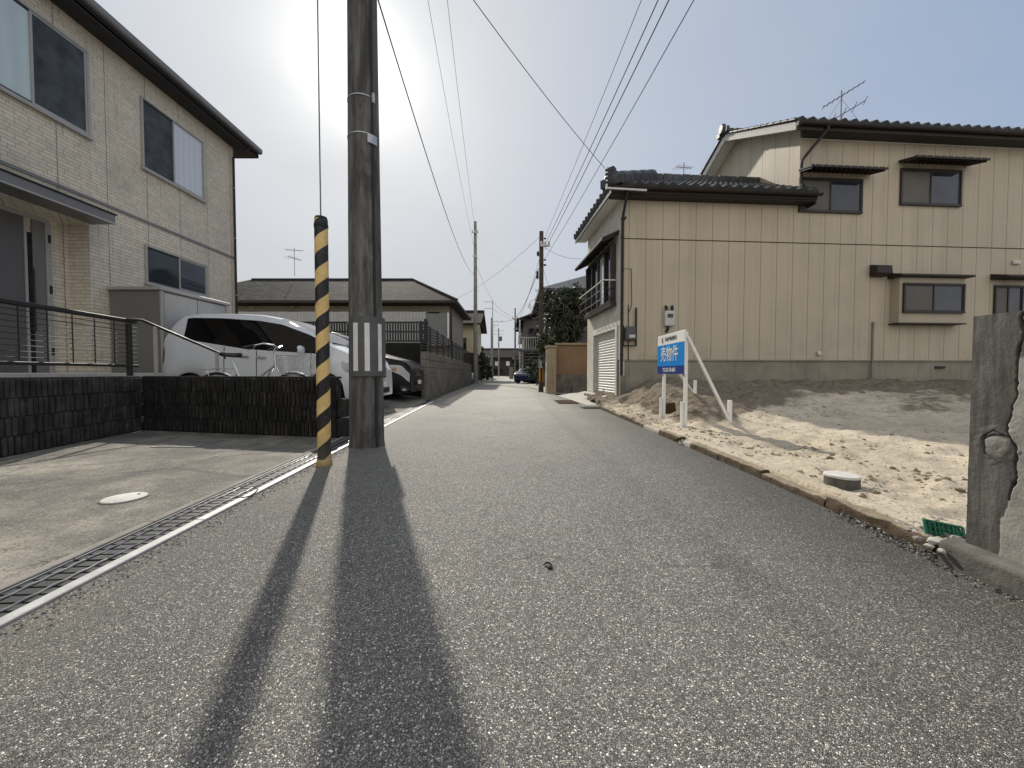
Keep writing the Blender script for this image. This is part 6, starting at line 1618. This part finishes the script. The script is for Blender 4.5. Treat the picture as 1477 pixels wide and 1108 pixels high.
# ------------------------------------------------------------------ overhead wires, each strung between two real supports
def wire(a, b, sag, r, lab, mat='wire', group=None, n=26):
    a, b = Vector(a), Vector(b); m = MB(); pts = [a.lerp(b, k/n)-Vector((0,0,sag*4*(k/n)*(1-k/n))) for k in range(n+1)]
    m.tube(pts, r, 5); o = m.build('overhead_wire', M[mat], loc=a); tag(o, lab, 'wire', group); return o
T1 = PB+Vector((0,0,0))
wire(PB+Vector((-.02,.12,5.25)), P2+Vector((-.12,0,8.2)), .75, .009, 'thick black cable running from the near pole to the slim far pole')
wire(PB+Vector((.0,.10,8.6)), P2+Vector((.1,0,9.5)), .55, .005, 'faint thin wire beside the thick cable above the lane', 'wire_pale')
wire(PB+Vector((.15,.10,11.2)), P2+Vector((.0,-.12,11.4)), .40, .007, 'thin wire reaching the top of the slim far pole', 'wire_pale')
wire(PB+Vector((.12,.08,6.15)), BRACKET, .12, .006, 'service wire slanting from the near pole top to the tiled wing eave')
for i, (z, ex, ez2, r_) in enumerate(((6.25,2.95,6.7,.005),(5.95,3.25,6.5,.0075),(5.75,3.35,6.35,.008),(5.4,3.75,6.2,.006))):
    wire(P3+Vector((.14,-.05,z)), (ex,-16,ez2), .35+.05*i, r_, ['uppermost thin wire of the bundle leading from the banded pole', 'second, thicker cable of the bundle leading from the banded pole', 'third cable of the bundle, spiralled and thick, from the banded pole', 'lowest wire of the bundle from the banded pole, nearest the cream house'][i], 'wire', 'wires strung from the banded pole toward the viewer')
wire(P2+Vector((0,0,11.2)), P3+Vector((0,0,4.55)), .55, .009, 'wire sagging across the lane between the slim far pole and the banded pole')
wire(P2+Vector((.05,0,8.9)), (-1.9,38,7.9), .2, .009, 'short wire from the slim far pole to the boxy service frame')
wire((-1.9,38,7.75), (.27,33,5.4), .15, .012, 'wire from the boxy service frame to the thin lamp pole')
wire((-1.9,38,7.1), (1.2,31,4.9), .3, .010, 'wire from the boxy service frame to the grey gable house')
wire(P3+Vector((-.1,0,5.0)), (.27,33,5.5), .35, .014, 'thick cable from the banded pole to the thin lamp pole')
wire(P3+Vector((-.05,0,5.5)), (.27,33,5.0), .5, .008, 'thin wire from the banded pole to the thin lamp pole')
wire(P3+Vector((.1,0,5.9)), HW(.3,MD,4.9), .15, .006, 'thin drop wire from the banded pole to the back of the tiled wing')
wire(P3+Vector((.05,0,5.1)), (2.2,20.6,4.95), .15, .006, 'drop wire from the banded pole to the house behind the evergreen')
wire(P3+Vector((-.05,0,6.3)), (-4.2,25,5.35), .35, .006, 'drop wire from the banded pole across to the apartment house')
wire((.27,33,5.4), (-3.3,62,9.0), .2, .014, 'wire between the thin lamp pole and the far cross-arm pole')
wire((-3.3,62,9.0), (-2.9,84,9.9), .2, .016, 'wire between the two farthest poles')
# a second small aerial seen over the wing roof
aerial('tv_aerial', 'small distant television aerial seen over the wing roof tiles', (7.3,16.6,7.3), 2.4, [(2.2,(1,.4,.15),.42,.42,6,.2)], .018)
house('rear_house', 'house hidden behind the cream house, only its aerial side showing', 4.3,7.9,15.4,18.0,5.9,'grey_house','tile',1.4,.4,True,True)
# ------------------------------------------------------------------ sun, sky, camera
sd = ray(514, 93).normalized()
el = math.asin(sd.z); az = math.atan2(sd.x, sd.y)
L = bpy.data.lights.new('sun', 'SUN'); L.energy = 4.0; L.angle = R(1.0); L.color = (1, .93, .82)
so = bpy.data.objects.new('sun', L); COL.objects.link(so); so.rotation_mode = 'QUATERNION'; so.rotation_quaternion = sd.to_track_quat('Z', 'Y'); so.location = sd*50
W = bpy.data.worlds.new('World'); scene.world = W; W.use_nodes = True
nt = W.node_tree; N = nt.nodes; K = nt.links
bg = N['Background']
sky = N.new('ShaderNodeTexSky'); sky.sky_type = 'NISHITA'; sky.sun_disc = False; sky.sun_elevation = el; sky.sun_rotation = az; sky.air_density = 1.2; sky.dust_density = 3.0; sky.ozone_density = 1.5
tc = N.new('ShaderNodeTexCoord')
def VM(op, a, b=None):
    m = N.new('ShaderNodeVectorMath'); m.operation = op
    for i, x in enumerate((a, b)):
        if x is None: continue
        if isinstance(x, bpy.types.NodeSocket): K.new(x, m.inputs[i])
        else: m.inputs[i].default_value = x
    return m
def MM(op, a, b=0.0, clamp=False):
    m = N.new('ShaderNodeMath'); m.operation = op; m.use_clamp = clamp
    for i, x in enumerate((a, b)):
        if isinstance(x, bpy.types.NodeSocket): K.new(x, m.inputs[i])
        else: m.inputs[i].default_value = x
    return m.outputs[0]
def MX(f, a, b, mode='MIX'):
    m = N.new('ShaderNodeMix'); m.data_type = 'RGBA'; m.blend_type = mode
    for i, x in ((0,f),(6,a),(7,b)):
        if isinstance(x, bpy.types.NodeSocket): K.new(x, m.inputs[i])
        elif i == 0: m.inputs[i].default_value = x
        else: m.inputs[i].default_value = tuple(x)+(1,)
    return m.outputs[2]
nv = VM('NORMALIZE', tc.outputs['Generated']).outputs[0]
dot = MM('MAXIMUM', VM('DOT_PRODUCT', nv, tuple(sd)).outputs['Value'], 0.0)
sep = N.new('ShaderNodeSeparateXYZ'); K.new(nv, sep.inputs[0]); zz = sep.outputs[2]
haze = MM('POWER', dot, 2.6)
hor = MM('POWER', MM('SUBTRACT', 1.0, MM('ABSOLUTE', zz), True), 5.0)
f = MM('ADD', MM('MULTIPLY', haze, .85), MM('MULTIPLY', hor, .62), True)
nz = N.new('ShaderNodeTexNoise'); mp = N.new('ShaderNodeMapping'); mp.inputs['Scale'].default_value = (1,1,2.6); K.new(nv, mp.inputs[0]); K.new(mp.outputs[0], nz.inputs['Vector']); nz.inputs['Scale'].default_value = 1.7; nz.inputs['Detail'].default_value = 6
f = MM('ADD', f, MM('MULTIPLY', MM('SUBTRACT', nz.outputs['Fac'], .5), .5), True)
# strength of the Nishita sky 0.09, lifted towards a milky spring haze; everything below is in units of that strength
ST_ = .09
blue = MX(1.0, MX(1.0, sky.outputs[0], (.35,.35,.35), 'MULTIPLY'), tuple(x/ST_ for x in (.25,.325,.46)), 'ADD')
col = MX(f, blue, tuple(x/ST_ for x in (.60,.625,.655)))
g1 = MM('MULTIPLY', MM('POWER', dot, 190.0), .62/ST_); g2 = MM('MULTIPLY', MM('POWER', dot, 20.0), .12/ST_)
cg = N.new('ShaderNodeCombineColor'); g = MM('ADD', g1, g2)
K.new(g, cg.inputs[0]); K.new(MM('MULTIPLY', g, .985), cg.inputs[1]); K.new(MM('MULTIPLY', g, .92), cg.inputs[2])
back = MM('POWER', MM('MAXIMUM', MM('MULTIPLY', sep.outputs[1], -1.0), 0.0), .8)  # warm fill added to the unseen sky behind the camera to lift shade
col = MX(MM('MULTIPLY', back, .9, True), col, tuple(x/ST_ for x in (1.08,1.03,.96)))
col = MX(1.0, col, cg.outputs[0], 'ADD')
K.new(col, bg.inputs[0]); bg.inputs[1].default_value = ST_
cam = bpy.data.cameras.new('camera'); co = bpy.data.objects.new('camera', cam); COL.objects.link(co)
cam.sensor_width = 36; cam.lens = F_PX/1477*36; cam.clip_start = .02; cam.clip_end = 2000
co.location = CAM; co.rotation_euler = (math.pi/2-PITCH, 0, 0); scene.camera = co
scene.view_settings.view_transform = 'Standard'; scene.view_settings.look = 'None'; scene.view_settings.exposure = 0; scene.view_settings.gamma = 1
scene.render.engine = 'CYCLES'
scene.cycles.use_denoising = True; scene.cycles.max_bounces = 5; scene.cycles.diffuse_bounces = 3; scene.cycles.glossy_bounces = 3
scene.cycles.caustics_reflective = False; scene.cycles.caustics_refractive = False
